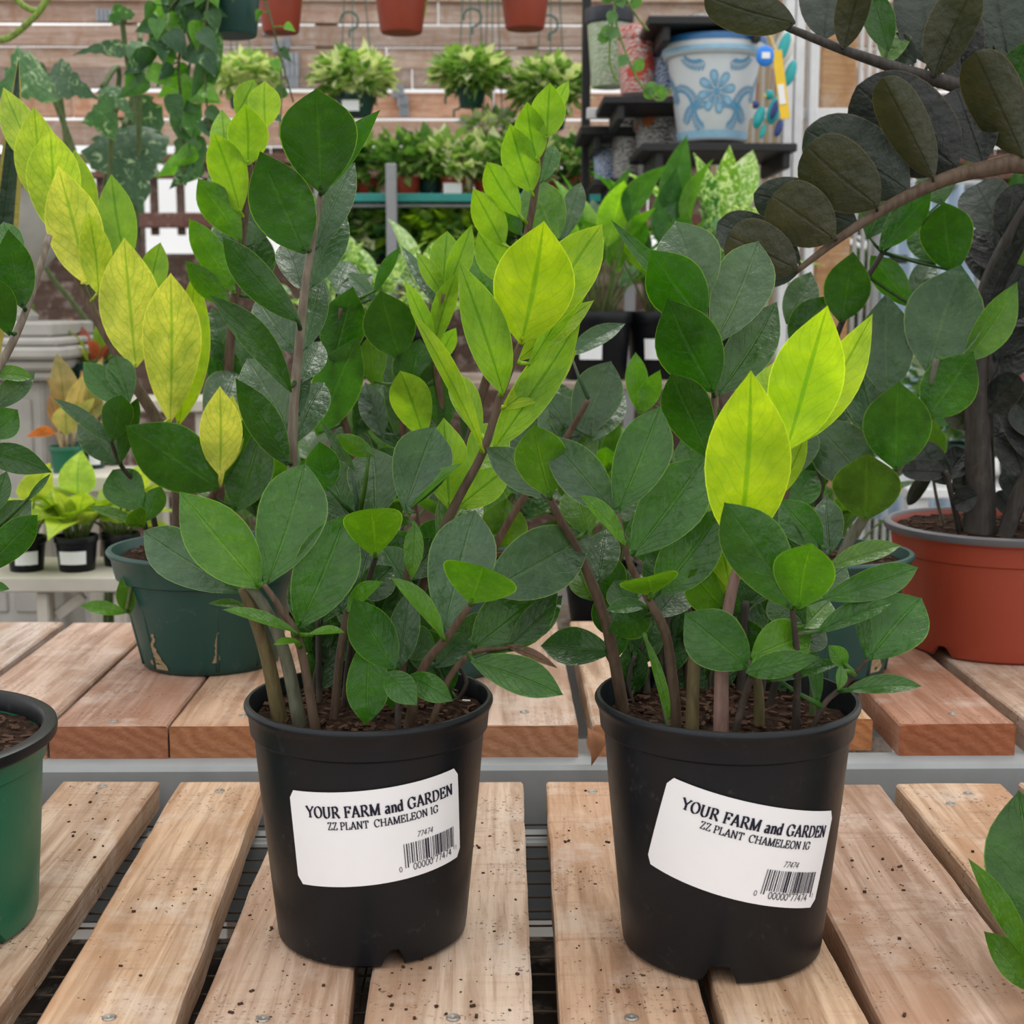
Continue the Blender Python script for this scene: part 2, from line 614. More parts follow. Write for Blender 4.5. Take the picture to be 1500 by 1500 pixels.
FRONTS = [  # left edge x at photo rows 1145/1500, right edge x, far end, colour
    ((-130, -560), (64, -262), 1.199, (.60, .42, .29)),
    ((90, -216), (233, -21), 1.205, (.60, .45, .33)),
    ((262, 52), (387, 255), 1.203, (.70, .50, .34)),
    ((432, 284), (545, 510), 1.203, (.64, .46, .34)),
    ((594, 532), (766, 781), 1.199, (.68, .52, .40)),
    ((800, 821), (944, 1040), 1.199, (.64, .43, .29)),
    ((958, 1063), (1083, 1275), 1.195, (.72, .51, .34)),
    ((1118, 1294), (1287, 1562), 1.189, (.60, .43, .33)),
    ((1310, 1598), (1464, 1835), 1.190, (.68, .48, .33)),
    ((1490, 1880), (1650, 2130), 1.192, (.62, .45, .33)),
]
SCREWS = {1: [(150, 1152), ], 2: [(322, 1159), (160, 1491)], 3: [(385, 1493)], 4: [(664, 1491)], 5: [(868, 1160), (925, 1491)],
          7: [(1207, 1180)], 8: [(1393, 1178), (1418, 1163)]}
for i, (le, re, ye, c) in enumerate(FRONTS):
    fl_, fr_ = edge_line(*le), edge_line(*re)
    sc = []
    for (sx, sy) in SCREWS.get(i, []):
        p = onz(sx, sy, 0)
        sc.append((p.x, p.y))
    plank(fb, (fl_(NEAR), NEAR), (fr_(NEAR), NEAR), (fl_(ye), ye), (fr_(ye), ye), 0.0, 0.024, c, 100 + i, 0.0009, sc)
# wire mesh, rails and legs below the boards
mb = MB()
for k in range(23):
    y = .62 + .0254 * k
    mb.tube([(-.75, y, -.032), (.85, y, -.032)], .0009, 5)
for k in range(32):
    x = -.75 + .0508 * k
    mb.tube([(x, .62, -.0342), (x, 1.195, -.0342)], .0009, 5)
mk('wire_mesh', mb, M['rusty_wire'], fb, kind='stuff', label='galvanised wire mesh under the boards')
for y in (.64, 1.16):
    mb = MB().bbox((.05, y, -.070), (1.62, .038, .070), .003)
    mk('rail', mb, M['grey_paint'], fb)
for x in (-.72, .82):
    for y in (.64, 1.16):
        mb = MB().bbox((x, y, (FLOOR_Z - .106) / 2), (.07, .04, -FLOOR_Z - .106), .003)
        mk('leg', mb, M['grey_paint'], fb)
mb = MB().bbox((.05, .90, -.16), (1.56, .62, .02), .002)  # added board, coloured near-black so the gaps between planks look shaded
mk('gap_shade_board', mb, M['oldwood'], fb, color=(.07, .06, .05))

bb = thing('slatted_bench', (0.05, 1.48, FLOOR_Z), 'rear bench of reddish boards on a grey beam behind the black pots', 'bench')
X2 = lambda px, py=1062: onz(px, py, TOP2).x
BACKS = [  # left x, right x at photo row 1062, front y, colour
    (-330, -112, 1.263, (.66, .56, .49)),
    (-98, 69, 1.261, (.62, .46, .37)),
    (74, 246, 1.260, (.54, .35, .27)),
    (249, 446, 1.260, (.62, .42, .29)),
    (452, 645, 1.260, (.60, .42, .31)),
    (651, 847, 1.260, (.62, .46, .36)),
    (868, 1076, 1.260, (.68, .50, .36)),
    (1082, 1287, 1.276, (.66, .43, .25)),
    (1319, 1491, 1.259, (.52, .29, .20)),
    (1512, 1700, 1.264, (.64, .47, .36)),
    (1715, 1900, 1.261, (.62, .45, .34)),
]
BSC = {2: [(166, 1057)], 3: [(357, 1049)], 5: [(768, 1043)], 8: [(1396, 1046)]}
for i, (a, b, yf, c) in enumerate(BACKS):
    xa, xb = X2(a), X2(b)
    sc = []
    for q in BSC.get(i, []):
        p = onz(q[0], q[1], TOP2)
        sc.append((p.x, p.y))
    yb = 1.70 + random.uniform(-.008, .008) + (.10 if i > 7 else 0)
    plank(bb, (xa, yf), (xb, yf), (xa + .002, yb), (xb - .001, yb), TOP2, .031, c, 200 + i, .0006, sc)
mb = MB().bbox((.1, 1.254, -.049), (2.6, .040, .104), .004)
mk('front_beam', mb, M['grey_paint'], bb, label='weathered grey painted beam')
mb = MB().bbox((.1, 1.66, -.049), (2.6, .040, .104), .004)
mk('back_beam', mb, M['grey_paint'], bb)
for x in (-1.1, 1.3):
    for y in (1.254, 1.66):
        mb = MB().bbox((x, y, (FLOOR_Z - .102) / 2), (.08, .04, -FLOOR_Z - .102), .003)
        mk('leg', mb, M['grey_paint'], bb)


# ================================================================ pots
def pot_mesh(c, rt, rb, h, lip=.005, lipw=.003, notches=0, n=72, wall=.002, step=.026, na=0.0, nw=.16, nh=.013, band=.001):
    """a nursery pot as one lathe: foot, side, rim, inside wall and floor"""
    def rad(z):
        return rb + (rt - lipw - rb) * (z / h)
    prof = [(rb - .012, nh), (rb - .004, 0.0), (rb, .003), (rad(.010), .010), (rad(.02), .02), (rad(h * .35), h * .35), (rad(h * .6), h * .6), (rad(h - step) - .0008, h - step - .002),
            (rad(h - step) + band, h - step), (rad(h - lip - .004) + band, h - lip - .004), (rt - .001, h - lip), (rt, h - lip * .6), (rt, h - .002), (rt - .0015, h),
            (rt - lipw, h), (rt - lipw - .001, h - .002), (rad(h * .7) - wall, h * .7), (.001, h * .7)]

    def fn(i, a, r, z):
        if notches and i in (1, 2, 3):
            d = ((a - na) * notches / (2 * math.pi)) % 1.0
            if abs(d - .5) < nw:
                return r, max(z, nh)
        return r, z
    mb = MB()
    mb.lathe(prof, c, n, 0, fn)
    # close the foot
    vs = [Vector(c) + Vector((math.cos(2 * math.pi * k / n) * (rb - .012), math.sin(2 * math.pi * k / n) * (rb - .012), nh)) for k in range(n)]
    mb.add(vs, [tuple(range(n))[::-1]])
    return mb


def soil_mesh(c, r, z, seed, bump=.004):
    mb = MB()
    rg = random.Random(seed)
    vs, fs = [(c[0], c[1], z + bump)], []
    NR, NA = 9, 40
    for i in range(1, NR + 1):
        for k in range(NA):
            a = 2 * math.pi * k / NA
            rr = r * i / NR
            x, y = c[0] + rr * math.cos(a), c[1] + rr * math.sin(a)
            zz = z + (noise.noise(Vector((x * 60, y * 60, seed))) + .5 * noise.noise(Vector((x * 150, y * 150, seed)))) * bump + bump * (1 - (i / NR) ** 2)
            vs.append((x, y, zz))
    for k in range(NA):
        fs.append((0, 1 + k, 1 + (k + 1) % NA))
    for i in range(NR - 1):
        for k in range(NA):
            a, b = 1 + i * NA + k, 1 + i * NA + (k + 1) % NA
            fs.append((a, a + NA, b + NA, b))
    return mb.add(vs, fs)


def chips_mesh(c, r, z, seed, n=260, size=.006):
    rg = random.Random(seed)
    mb = MB()
    for q in range(n):
        a, rr = rg.uniform(0, 6.283), r * math.sqrt(rg.random()) * .95
        p = Vector((c[0] + rr * math.cos(a), c[1] + rr * math.sin(a), z + .004 * (1 - (rr / r) ** 2) + rg.uniform(0, .003)))
        rot = Matrix.Rotation(rg.uniform(0, 6.28), 3, 'Z') @ Matrix.Rotation(rg.uniform(-.6, .6), 3, 'X')
        s = size * rg.uniform(.25, .95)
        mb.box(p, (s * rg.uniform(1, 2.4), s * .6, s * .35), 1 if rg.random() < .015 else 0, rot)
    return mb


def cone_r(rt, rb, h, lipw, z):
    return rb + (rt - lipw - rb) * (z / h)


# ---------------------------------------------------------------- lettering
def arc(cx, cy, rx, ry, a0, a1, n=12):
    return [(cx + rx * math.cos(R(a0 + (a1 - a0) * i / n)), cy + ry * math.sin(R(a0 + (a1 - a0) * i / n))) for i in range(n + 1)]


G = {  # advance, strokes, serifs (x, y, half width)
    'Y': (.9, [[(.06, 1), (.44, .48)], [(.84, 1), (.44, .48)], [(.44, .48), (.44, 0)]], [(.08, 1, .14), (.82, 1, .12), (.44, 0, .17)]),
    'O': (.96, [arc(.46, .5, .38, .5, 0, 360, 24)], []),
    'U': (.92, [[(.14, 1), (.14, .32)] + arc(.42, .32, .28, .32, 180, 360) + [(.70, 1)]], [(.14, 1, .15), (.72, 1, .13)]),
    'R': (.88, [[(.17, 0), (.17, 1)], [(.17, 1), (.4, 1)] + arc(.4, .75, .25, .25, 90, -90) + [(.17, .5)], [(.40, .5), (.8, 0)]], [(.14, 1, .12), (.17, 0, .16), (.8, 0, .09)]),
    'F': (.74, [[(.17, 0), (.17, 1)], [(.17, .98), (.66, .98), (.68, .78)], [(.17, .51), (.5, .51)], [(.5, .62), (.5, .4)]], [(.15, 1, .13), (.19, 0, .17)]),
    'A': (.88, [[(.42, 1), (.1, 0)], [(.42, 1), (.76, 0)], [(.2, .32), (.6, .32)]], [(.1, 0, .13), (.76, 0, .15)]),
    'M': (1.12, [[(.16, 0), (.16, 1)], [(.16, 1), (.54, .03)], [(.54, .03), (.92, 1)], [(.94, 1), (.94, 0)]], [(.12, 1, .1), (.16, 0, .13), (.98, 1, .1), (.94, 0, .15)]),
    'G': (.96, [arc(.46, .5, .38, .5, 50, 325, 22), [(.76, .08), (.76, .42)], [(.80, .95), (.80, .68)]], [(.74, .42, .17)]),
    'D': (.92, [[(.17, 0), (.17, 1)], [(.17, .98), (.38, .98)] + arc(.38, .5, .42, .48, 90, -90, 16) + [(.17, .02)]], [(.12, 1, .1), (.12, 0, .1)]),
    'E': (.82, [[(.17, 0), (.17, 1)], [(.17, .98), (.66, .98), (.68, .78)], [(.17, .51), (.5, .51)], [(.5, .62), (.5, .4)], [(.17, .02), (.68, .02), (.73, .24)]], [(.13, 1, .12), (.13, 0, .12)]),
    'N': (.96, [[(.15, 0), (.15, 1)], [(.15, 1), (.76, .02)], [(.76, .02), (.76, 1)]], [(.11, 1, .1), (.15, 0, .13), (.76, 1, .14)]),
    'Z': (.76, [[(.1, .8), (.12, .98), (.66, .98)], [(.66, .98), (.62, .98), (.1, .02)], [(.08, .02), (.66, .02), (.7, .24)]], []),
    'P': (.76, [[(.17, 0), (.17, 1)], [(.17, .98), (.4, .98)] + arc(.4, .73, .27, .25, 90, -90) + [(.17, .48)]], [(.13, 1, .12), (.19, 0, .17)]),
    'L': (.76, [[(.17, 0), (.17, 1)], [(.17, .02), (.66, .02), (.70, .28)]], [(.17, 1, .16), (.13, 0, .12)]),
    'T': (.82, [[(.42, 0), (.42, 1)], [(.08, .76), (.1, .98), (.74, .98), (.76, .76)]], [(.42, 0, .17)]),
    'C': (.90, [arc(.46, .5, .38, .5, 48, 315, 22), [(.78, .98), (.78, .70)]], []),
    'H': (1.0, [[(.17, 0), (.17, 1)], [(.80, 0), (.80, 1)], [(.17, .5), (.8, .5)]], [(.17, 1, .15), (.17, 0, .15), (.8, 1, .15), (.8, 0, .15)]),
    '1': (.52, [[(.28, 0), (.28, 1)], [(.28, 1), (.12, .86)]], [(.28, 0, .15)]),
    'a': (.58, [arc(.24, .18, .17, .18, 0, 360, 14), [(.42, .06), (.42, .48)] + arc(.25, .48, .17, .18, 0, 150, 8), [(.42, .06), (.5, 0)]], []),
    'n': (.64, [[(.15, 0), (.15, .66)], arc(.33, .46, .17, .2, 180, 0, 8) + [(.5, 0)]], [(.1, .66, .07), (.15, 0, .11), (.5, 0, .11)]),
    'd': (.64, [arc(.27, .32, .2, .32, 0, 360, 16), [(.48, 0), (.48, 1)]], [(.43, 1, .08), (.53, 0, .07)]),
}
DG = {
    '0': [arc(.28, .5, .23, .47, 0, 360, 18)],
    '7': [[(.05, .96), (.52, .96), (.22, .02)]],
    '4': [[(.40, .02), (.40, .97), (.05, .30), (.54, .30)]],
    '1': [[(.3, .02), (.3, .97), (.14, .80)]],
}


def stroke(mb, pl, wfn, ox, oy, s, shear=0.0, z=0.0):
    pts = [(ox + (x + y * shear) * s, oy + y * s) for (x, y) in pl]
    for i in range(len(pts) - 1):
        a, b = Vector((*pts[i], 0)), Vector((*pts[i + 1], 0))
        d = b - a
        if d.length < 1e-9:
            continue
        d.normalize()
        w = wfn(d) * s / 2
        nn = Vector((-d.y, d.x, 0)) * w
        e = d * (min(w, s * .03))
        a2, b2 = a - e, b + e
        mb.add([a2 - nn, b2 - nn, b2 + nn, a2 + nn], [(0, 1, 2, 3)])


def text_flat(mb, text, x0, y0, cap, x1=None, bold=.19, thin=.06, space=.42, digits=False, shear=0.0, sx_gap=0.04):
    nib = Vector((math.cos(R(18)), math.sin(R(18)), 0))
    tot = sum((space if ch == ' ' else (.62 if digits else G[ch][0] + sx_gap)) for ch in text)
    s = cap
    k = ((x1 - x0) / (tot * s)) if x1 else 1.0
    tmp = MB()
    x = 0
    for ch in text:
        if ch == ' ':
            x += space
            continue
        if digits:
            for pl in DG[ch]:
                stroke(tmp, [(px_ + x, py_) for px_, py_ in pl], lambda d: bold, 0, 0, s, shear)
            x += .62
        else:
            adv, st, se = G[ch]
            for pl in st:
                stroke(tmp, [(px_ + x, py_) for px_, py_ in pl], lambda d: thin + (bold - thin) * min(1, abs(d.x * nib.y - d.y * nib.x) ** 1.2), 0, 0, s)
            for (sx, sy, hw) in se:
                stroke(tmp, [(sx + x - hw, sy + (.03 if sy == 0 else -.03)), (sx + x + hw, sy + (.03 if sy == 0 else -.03))], lambda d: thin, 0, 0, s)
            x += adv + sx_gap
    mb.add([(x0 + v.x * k, y0 + v.y, 0) for v in tmp.v], tmp.f)


def pot_label(parent, c, rt, rb, h, lipw, z0, th0, tilt, W, H, text2):
    """paper label wrapped on the side of a pot, with its printing"""
    def wrap(u, v, eps):
        uu = u * math.cos(tilt) - v * math.sin(tilt)
        vv = u * math.sin(tilt) + v * math.cos(tilt)
        z = z0 + vv
        r = cone_r(rt, rb, h, lipw, z) + eps
        a = th0 + uu / r
        return Vector((c[0] + math.sin(a) * r, c[1] - math.cos(a) * r, c[2] + z))
    mb = MB()
    NX, NY, cr = 30, 12, .0035
    grid = []
    for j in range(NY + 1):
        v = -H / 2 + H * j / NY
        # rounded corners
        dv = max(0, abs(v) - (H / 2 - cr))
        inset = cr - math.sqrt(max(0, cr * cr - dv * dv))
        for i in range(NX + 1):
            u = (-W / 2 + inset) + (W - 2 * inset) * i / NX
            grid.append(wrap(u, v, .0006))
    fs = []
    for j in range(NY):
        for i in range(NX):
            a = j * (NX + 1) + i
            fs.append((a, a + 1, a + NX + 2, a + NX + 1))
    mb.add(grid, fs)
    lab = mk('paper_label', mb, M['white_paper'], parent, smooth=True, label='white rectangular paper label with black print')

    def place(flat, name):
        # subdivide long pieces by mapping straight onto the cone
        m = MB()
        m.add([wrap(p.x - W / 2, p.y - H / 2, .0010) for p in flat.v], flat.f)
        mk(name, m, M['ink'], lab)
    t = MB(); text_flat(t, 'YOUR FARM and GARDEN', .105 * W, .735 * H, .0074, .955 * W, .24, .06)
    place(t, 'lettering')
    t = MB(); text_flat(t, 'ZZ PLANT  CHAMELEON 1G', .225 * W, .61 * H, .0050, .845 * W, .20, .075, .38)
    place(t, 'lettering')
    t = MB(); text_flat(t, '77474', .70 * W, .415 * H, .0038, None, .10, digits=True, shear=.2)
    place(t, 'lettering')
    t = MB()
    rg = random.Random(5)
    x, x1 = .62 * W, .945 * W
    q = 0
    while x < x1:
        w = rg.choice((.0004, .0004, .0008, .0012)) if q > 5 else (.0008 if q % 2 else .0005)
        long = q < 2 or x > x1 - .0012 or abs(x - .785 * W) < .0012
        y0 = (.115 if long else .155) * H
        t.add([(x, y0, 0), (x + w, y0, 0), (x + w, .375 * H, 0), (x, .375 * H, 0)], [(0, 1, 2, 3)])
        x += w + rg.choice((.0005, .0008, .0011))
        q += 1
    place(t, 'barcode')
    t = MB()
    text_flat(t, '0', .585 * W, .085 * H, .0036, None, .10, digits=True)
    text_flat(t, '00000', .665 * W, .075 * H, .0047, None, .10, digits=True)
    text_flat(t, '77474', .800 * W, .075 * H, .0047, None, .10, digits=True)
    text_flat(t, '1', .955 * W, .105 * H, .0030, None, .10, digits=True)
    place(t, 'lettering')
    return lab


def solve_y(px, wpx, dia, z):
    """forward distance at which a circle of this diameter at height z spans wpx"""
    y = .7
    for _ in range(30):
        p = Vector((0, y, z))
        y *= (dia / pxm(p)) / wpx
    return y


class Pot:
    pass


def pot_thing(name, label, cat, c, rt, rb, h, mat, soil_drop, seed, notches=0, group=None, lipw=.0035, lip=.0055, step=.020, chips=320, na=0.0, nw=.16, band=.0017):
    P = Pot()
    P.c, P.rt, P.rb, P.h, P.lipw = Vector(c), rt, rb, h, lipw
    P.t = thing(name, c, label, cat, group)
    P.pot = mk('pot', pot_mesh(c, rt, rb, h, lip, lipw, notches, step=step, na=na, nw=nw, band=band), mat, P.t)
    smooth_by_angle(P.pot, 40)
    P.sz = c[2] + h - soil_drop
    rs = cone_r(rt, rb, h, lipw, h - soil_drop) - .0025
    P.soil = mk('soil', soil_mesh(c, rs, P.sz, seed), M['soil'], P.t, smooth=True)
    if chips:
        mk('bark_chips', chips_mesh(c, rs * .97, P.sz, seed, chips), [M['bark'], M['perlite']], P.soil, kind='stuff')
    return P



def at_row(px, py, Y, z):
    p = at(px, py, Y)
    return Vector((p.x, Y, z))


cA = at_row(541, 1018, .906, 0)
HA = .163
PA = pot_thing('zz_plant', 'zz plant in a glossy black pot whose paper label tilts up to the right', 'potted plant', cA, .0825, .0635, HA, M['black_plastic'], .012, 1, 3, na=-.5 * math.pi - math.pi / 3 + .30, nw=.05)
pot_label(PA.t, cA, .0825, .0635, HA, .0035, .0925, R(9.5), R(5.0), .118, .064, '')
cB = at_row(1064, 1022, .884, 0)
HB = .169
PB = pot_thing('zz_plant', 'zz plant in a glossy black pot whose paper label slants down to the right', 'potted plant', cB, .0858, .0655, HB, M['black_plastic'], .016, 2, 3, na=-.5 * math.pi - math.pi / 3 - .16, nw=.05)
pot_label(PB.t, cB, .0858, .0655, HB, .0035, .091, R(2.5), R(-14), .122, .064, '')
PA.dyo, PB.dyo = .906 - .648, .884 - .628

cL = at_row(-178, 1078, .915, 0)
PL = pot_thing('potted_shrub', 'leafy plant in a bright green pot with a black rim on the front bench', 'potted plant', cL, .110, .096, .134, M['bright_green_plastic'], .010, 3, 5, chips=400)
PL.dyo = .915 - .585
rim = MB().lathe([(.1085, .126), (.112, .127), (.1145, .129), (.115, .133), (.1145, .1355), (.113, .1365), (.1065, .1365), (.1045, .134), (.1040, .124)], cL, 96)
smooth_by_angle(mk('pot_rim', rim, M['black_plastic'], PL.pot, label='black rim of the pot'), 40)

cG = at_row(305, 800, 1.507, TOP2)
PG = pot_thing('zz_plant', 'tall zz plant with big yellow leaves in a dark green scuffed pot', 'potted plant', cG, .108, .074, .128, M['green_plastic'], .010, 4, 0, lipw=.006, lip=.005, step=.030, band=.0035, chips=250)
PG.dyo = 1.507 - 1.06
cM = at_row(640, 810, 1.48, TOP2)
PM = pot_thing('zz_plant', 'zz plant with lime tips in a green pot hidden between the black pots', 'potted plant', cM, .100, .072, .128, M['green_plastic'], .012, 5, 0, lipw=.006, lip=.005, step=.030, band=.0035)
PM.dyo = 1.48 - 1.06
cR = at_row(1208, 797, 1.47, TOP2)
PR = pot_thing('zz_plant', 'grey green zz plant in a dark green pot beside the terracotta pot', 'potted plant', cR, .094, .068, .128, M['green_plastic'], .012, 6, 0, lipw=.006, lip=.005, step=.030, band=.0035)
PR.dyo = 1.47 - 1.03
cK = at_row(1465, 769, 1.572, TOP2)
PK = pot_thing('raven_zz_plant', 'black leaved zz plant in a terracotta red plastic pot', 'potted plant', cK, .126, .103, .140, M['red_plastic'], .006, 7, 6, lipw=.006, lip=.006, step=.030, na=1.2, nw=.09, chips=300)
PK.dyo = 1.572 - 1.11
rim = MB().lathe([(.1245, .1335), (.128, .134), (.129, .137), (.129, .141), (.127, .1425), (.121, .1425), (.1195, .140)], cK, 96)
smooth_by_angle(mk('pot_rim', rim, plain('grey_rim', (.10, .10, .11), .5), PK.pot, label='grey plastic rim'), 40)

# soil crumbs and splinters lying on the front boards
crumbs = MB()
rc = random.Random(909)
SPOT = [(700, 1280, 60, 90), (480, 1470, 120, 60), (330, 1330, 70, 120), (860, 1230, 60, 80), (1240, 1250, 90, 60), (1330, 1330, 110, 90), (220, 1330, 120, 100), (930, 1460, 120, 40), (650, 1420, 90, 60), (150, 1200, 60, 40)]
for q in range(420):
    sp = SPOT[q % len(SPOT)]
    px_, py_ = rc.gauss(sp[0], sp[2]), rc.gauss(sp[1], sp[3])
    if not (1150 < py_ < 1520 and -20 < px_ < 1520):
        continue
    p = onz(px_, py_, 0)
    ok = any(edge_line(*le)(p.y) + .006 < p.x < edge_line(*re)(p.y) - .006 and p.y < ye - .004 for (le, re, ye, c_) in FRONTS)
    if not ok:
        continue
    sz = rc.choice((.0005, .0006, .0008, .0008, .0012, .0018))
    crumbs.box((p.x, p.y, sz * .3), (sz * rc.uniform(1, 2.2), sz, sz * .7), 0, Matrix.Rotation(rc.uniform(0, 3.1), 3, 'Z'))
cr_ = mk('soil_crumbs', crumbs, M['bark'], fb, kind='stuff')

# worn patches and moulded ribs on the dark green pots
M['scuff'] = plain('scuffed_plastic', (.30, .22, .13), .8, .2, var=.5, scale=160)


def scuff(P, ang, z0, z1, w, seed):
    r_ = random.Random(seed)
    n = 14
    vs = []
    cx = 0.0
    for i in range(n + 1):
        z = lerp(z0, z1, i / n)
        rr = P.rb + (P.rt - P.lipw - P.rb) * (z / P.h) + .0007
        cx += r_.uniform(-.25, .25) * w
        hw = w * (.25 + .75 * abs(noise.noise(Vector((i * .7, seed, 0)))) + (.5 if i < 4 else 0)) * (1 - .5 * i / n)
        for sg in (-1, 1):
            a = ang + (cx + sg * hw * r_.uniform(.7, 1.3)) / rr
            vs.append((P.c.x + math.sin(a) * rr, P.c.y - math.cos(a) * rr, P.c.z + z))
    mk('scuff_mark', MB().add(vs, [(2 * i, 2 * i + 1, 2 * i + 3, 2 * i + 2) for i in range(n)]), M['scuff'], P.pot)


scuff(PG, R(-30), .006, .046, .0125, 3)
scuff(PG, R(14), .016, .050, .0045, 9)
scuff(PR, R(38), .008, .075, .0090, 5)
for P_, angs in ((PG, (-62, -40, 15, 50)), (PR, (-50, -10, 30, 60))):
    for q in angs:
        pts = []
        for k in range(7):
            z = lerp(.006, .080, k / 6)
            rr = P_.rb + (P_.rt - P_.lipw - P_.rb) * (z / P_.h) - .0006
            a = R(q) + .02
            pts.append((P_.c.x + math.sin(a) * rr, P_.c.y - math.cos(a) * rr, P_.c.z + z))
        mk('moulded_rib', MB().tube(pts, [.0022, .0021, .0019, .0017, .0014, .0010, .0005], 6), M['green_plastic'], P_.pot, smooth=True)

# ================================================================ leaves and stems
PROF = [(0, .05), (.03, .17), (.08, .38), (.16, .64), (.27, .86), (.38, .97), (.47, 1.0), (.57, .96), (.68, .83), (.78, .61), (.86, .40), (.92, .23), (.96, .11), (.985, .045), (1, .012)]
PROF_OB = [(0, .05), (.03, .14), (.08, .31), (.16, .54), (.27, .76), (.38, .91), (.5, .99), (.58, 1.0), (.68, .93), (.78, .75), (.86, .52), (.92, .31), (.96, .15), (.985, .045), (1, .012)]
PROF_LONG = [(0, .06), (.06, .35), (.15, .72), (.26, .95), (.36, 1.0), (.5, .93), (.65, .75), (.8, .46), (.9, .23), (.96, .08), (1, .012)]
PROF_HEART = [(0, .45), (.03, .72), (.09, .93), (.18, 1.0), (.3, .97), (.45, .82), (.6, .6), (.75, .37), (.87, .18), (.95, .07), (1, .01)]


def prof_at(P, t):
    for i in range(len(P) - 1):
        if t <= P[i + 1][0]:
            a, b = P[i], P[i + 1]
            return lerp(a[1], b[1], (t - a[0]) / (b[0] - a[0]))
    return P[-1][1]


def leaf_mb(base, tip, width, roll=0.0, fold=14.0, arch=.05, side=None, prof=PROF, seed=0, start=None, droop=None, wav=.018, face=None, pet=.0016, lobes=0):
    """one leaf blade from base to tip; turned to the photo's viewpoint, then rolled about its midrib"""
    rg = random.Random(seed)
    base, tip = Vector(base), Vector(tip)
    ax = tip - base
    L = ax.length
    ah = ax.normalized()
    v = ((CAM if face is None else Vector(face)) - (base + tip) / 2).normalized()
    wd = ah.cross(v)
    if wd.length < 1e-4:
        wd = CAM_RIGHT.copy()
    wd.normalize()
    n = wd.cross(ah).normalized()
    if n.dot(v) < 0:
        wd, n = -wd, -n
    if roll:
        tgt = Vector((0, 0, 1)) if abs(ah.z) < .62 else CAM_RIGHT
        best = max((1, -1), key=lambda sg: (Matrix.Rotation(R(roll * sg), 3, ah) @ n).dot(tgt))
        rm = Matrix.Rotation(R(roll * best), 3, ah)
        wd, n = rm @ wd, rm @ n
    if side is None:
        side = 1 if n.z >= -0.02 else -1
    up = n * side
    c = max(.25, math.cos(R(roll)))
    half = width / 2 / c / math.cos(R(fold))
    half = min(half, L * .55) if prof is not PROF_HEART else half
    NL, NW = 16, 4
    vs, uvs, fs = [], [], []
    ph = rg.uniform(0, 6.28)
    bend = rg.uniform(-.5, .5) * .05 * L
    ts = [0, .02, .05, .10, .17, .25, .34, .43, .52, .61, .70, .78, .85, .91, .95, .98, 1.0]
    NL = len(ts) - 1
    for t in ts:
        cen = base + ax * t + up * (arch * L * 4 * t * (1 - t)) + wd * (bend * math.sin(math.pi * t))
        if droop:
            cen += Vector((0, 0, -droop * t * t))
        hw = half * prof_at(prof, t)
        for j in range(-NW, NW + 1):
            s = j / NW
            s2 = math.copysign(abs(s) ** .9, s)
            h2 = hw
            if lobes and abs(s) > .5:
                h2 = hw * (1 - .42 * (abs(s) - .5) * 2 * (math.sin(t * lobes * math.pi) ** 8))
            lat = h2 * s2
            p = cen + wd * (lat * math.cos(R(fold))) + up * (abs(lat) * math.sin(R(fold)) * (.55 + .45 * abs(s)))
            p += up * (math.sin(t * 9 + ph + s * 1.5) * wav * hw * abs(s))
            if lobes:
                p += Vector((0, 0, -.25 * hw * s * s))
            vs.append(p)
            uvs.append((.5 + .5 * s, t))
    W = 2 * NW + 1
    for i in range(NL):
        for j in range(W - 1):
            a = i * W + j
            fs.append((a, a + 1, a + W + 1, a + W))
    mb = MB()
    mb.add(vs, fs, 0, uvs)
    if start is not None and (Vector(start) - base).length > .0015:
        st = Vector(start)
        mid = (st + base) / 2 + ah * .001
        mb.tube([st, mid, base + ah * .004], [pet * 1.25, pet, pet * .7], 6, 1)
    return mb


TINT = {
    'g': ((.034, .084, .034), 'leaf'), 'd': ((.016, .066, .005), 'leaf'), 'm': ((.025, .100, .008), 'leaf'), 'b': ((.050, .150, .006), 'leaf'),
    'o': ((.046, .122, .006), 'leaf'), 'n': ((.23, .44, .016), 'lime'), 'l': ((.32, .50, .008), 'lime'), 'y': ((.60, .66, .10), 'yellow_leaf'), 'Y': ((.41, .63, .012), 'lime'), 'z': ((.43, .58, .05), 'yellow_leaf'),
    'k': ((.012, .016, .014), 'raven'), 'K': ((.020, .032, .022), 'raven'), 'O': ((.030, .034, .011), 'raven'), 'e': ((.018, .082, .004), 'leaf'), 'R': ((.10, .055, .03), 'leaf'),
}
PROF_BLUNT = [(0, .05), (.03, .20), (.08, .43), (.16, .66), (.27, .85), (.38, .95), (.5, 1.0), (.6, 1.0), (.7, .96), (.8, .87), (.88, .72), (.94, .52), (.975, .30), (.99, .14), (1, .02)]
STEMC = {'brown': (.105, .070, .046), 'olive': (.125, .10, .042), 'grey': (.12, .125, .085), 'dark': (.045, .035, .028), 'green': (.10, .15, .05), 'pink': (.20, .12, .10), 'black': (.055, .05, .045), 'tan': (.19, .16, .12)}
SEED = [1000]


def catmull(pts, n=5):
    out = []
    P = [pts[0]] + list(pts) + [pts[-1]]
    for i in range(1, len(P) - 2):
        for k in range(n):
            t = k / n
            a, b, c, d = P[i - 1], P[i], P[i + 1], P[i + 2]
            out.append(.5 * ((2 * b) + (c - a) * t + (2 * a - 5 * b + 4 * c - d) * t * t + (3 * b - a - 3 * c + d) * t ** 3))
    out.append(pts[-1])
    return out


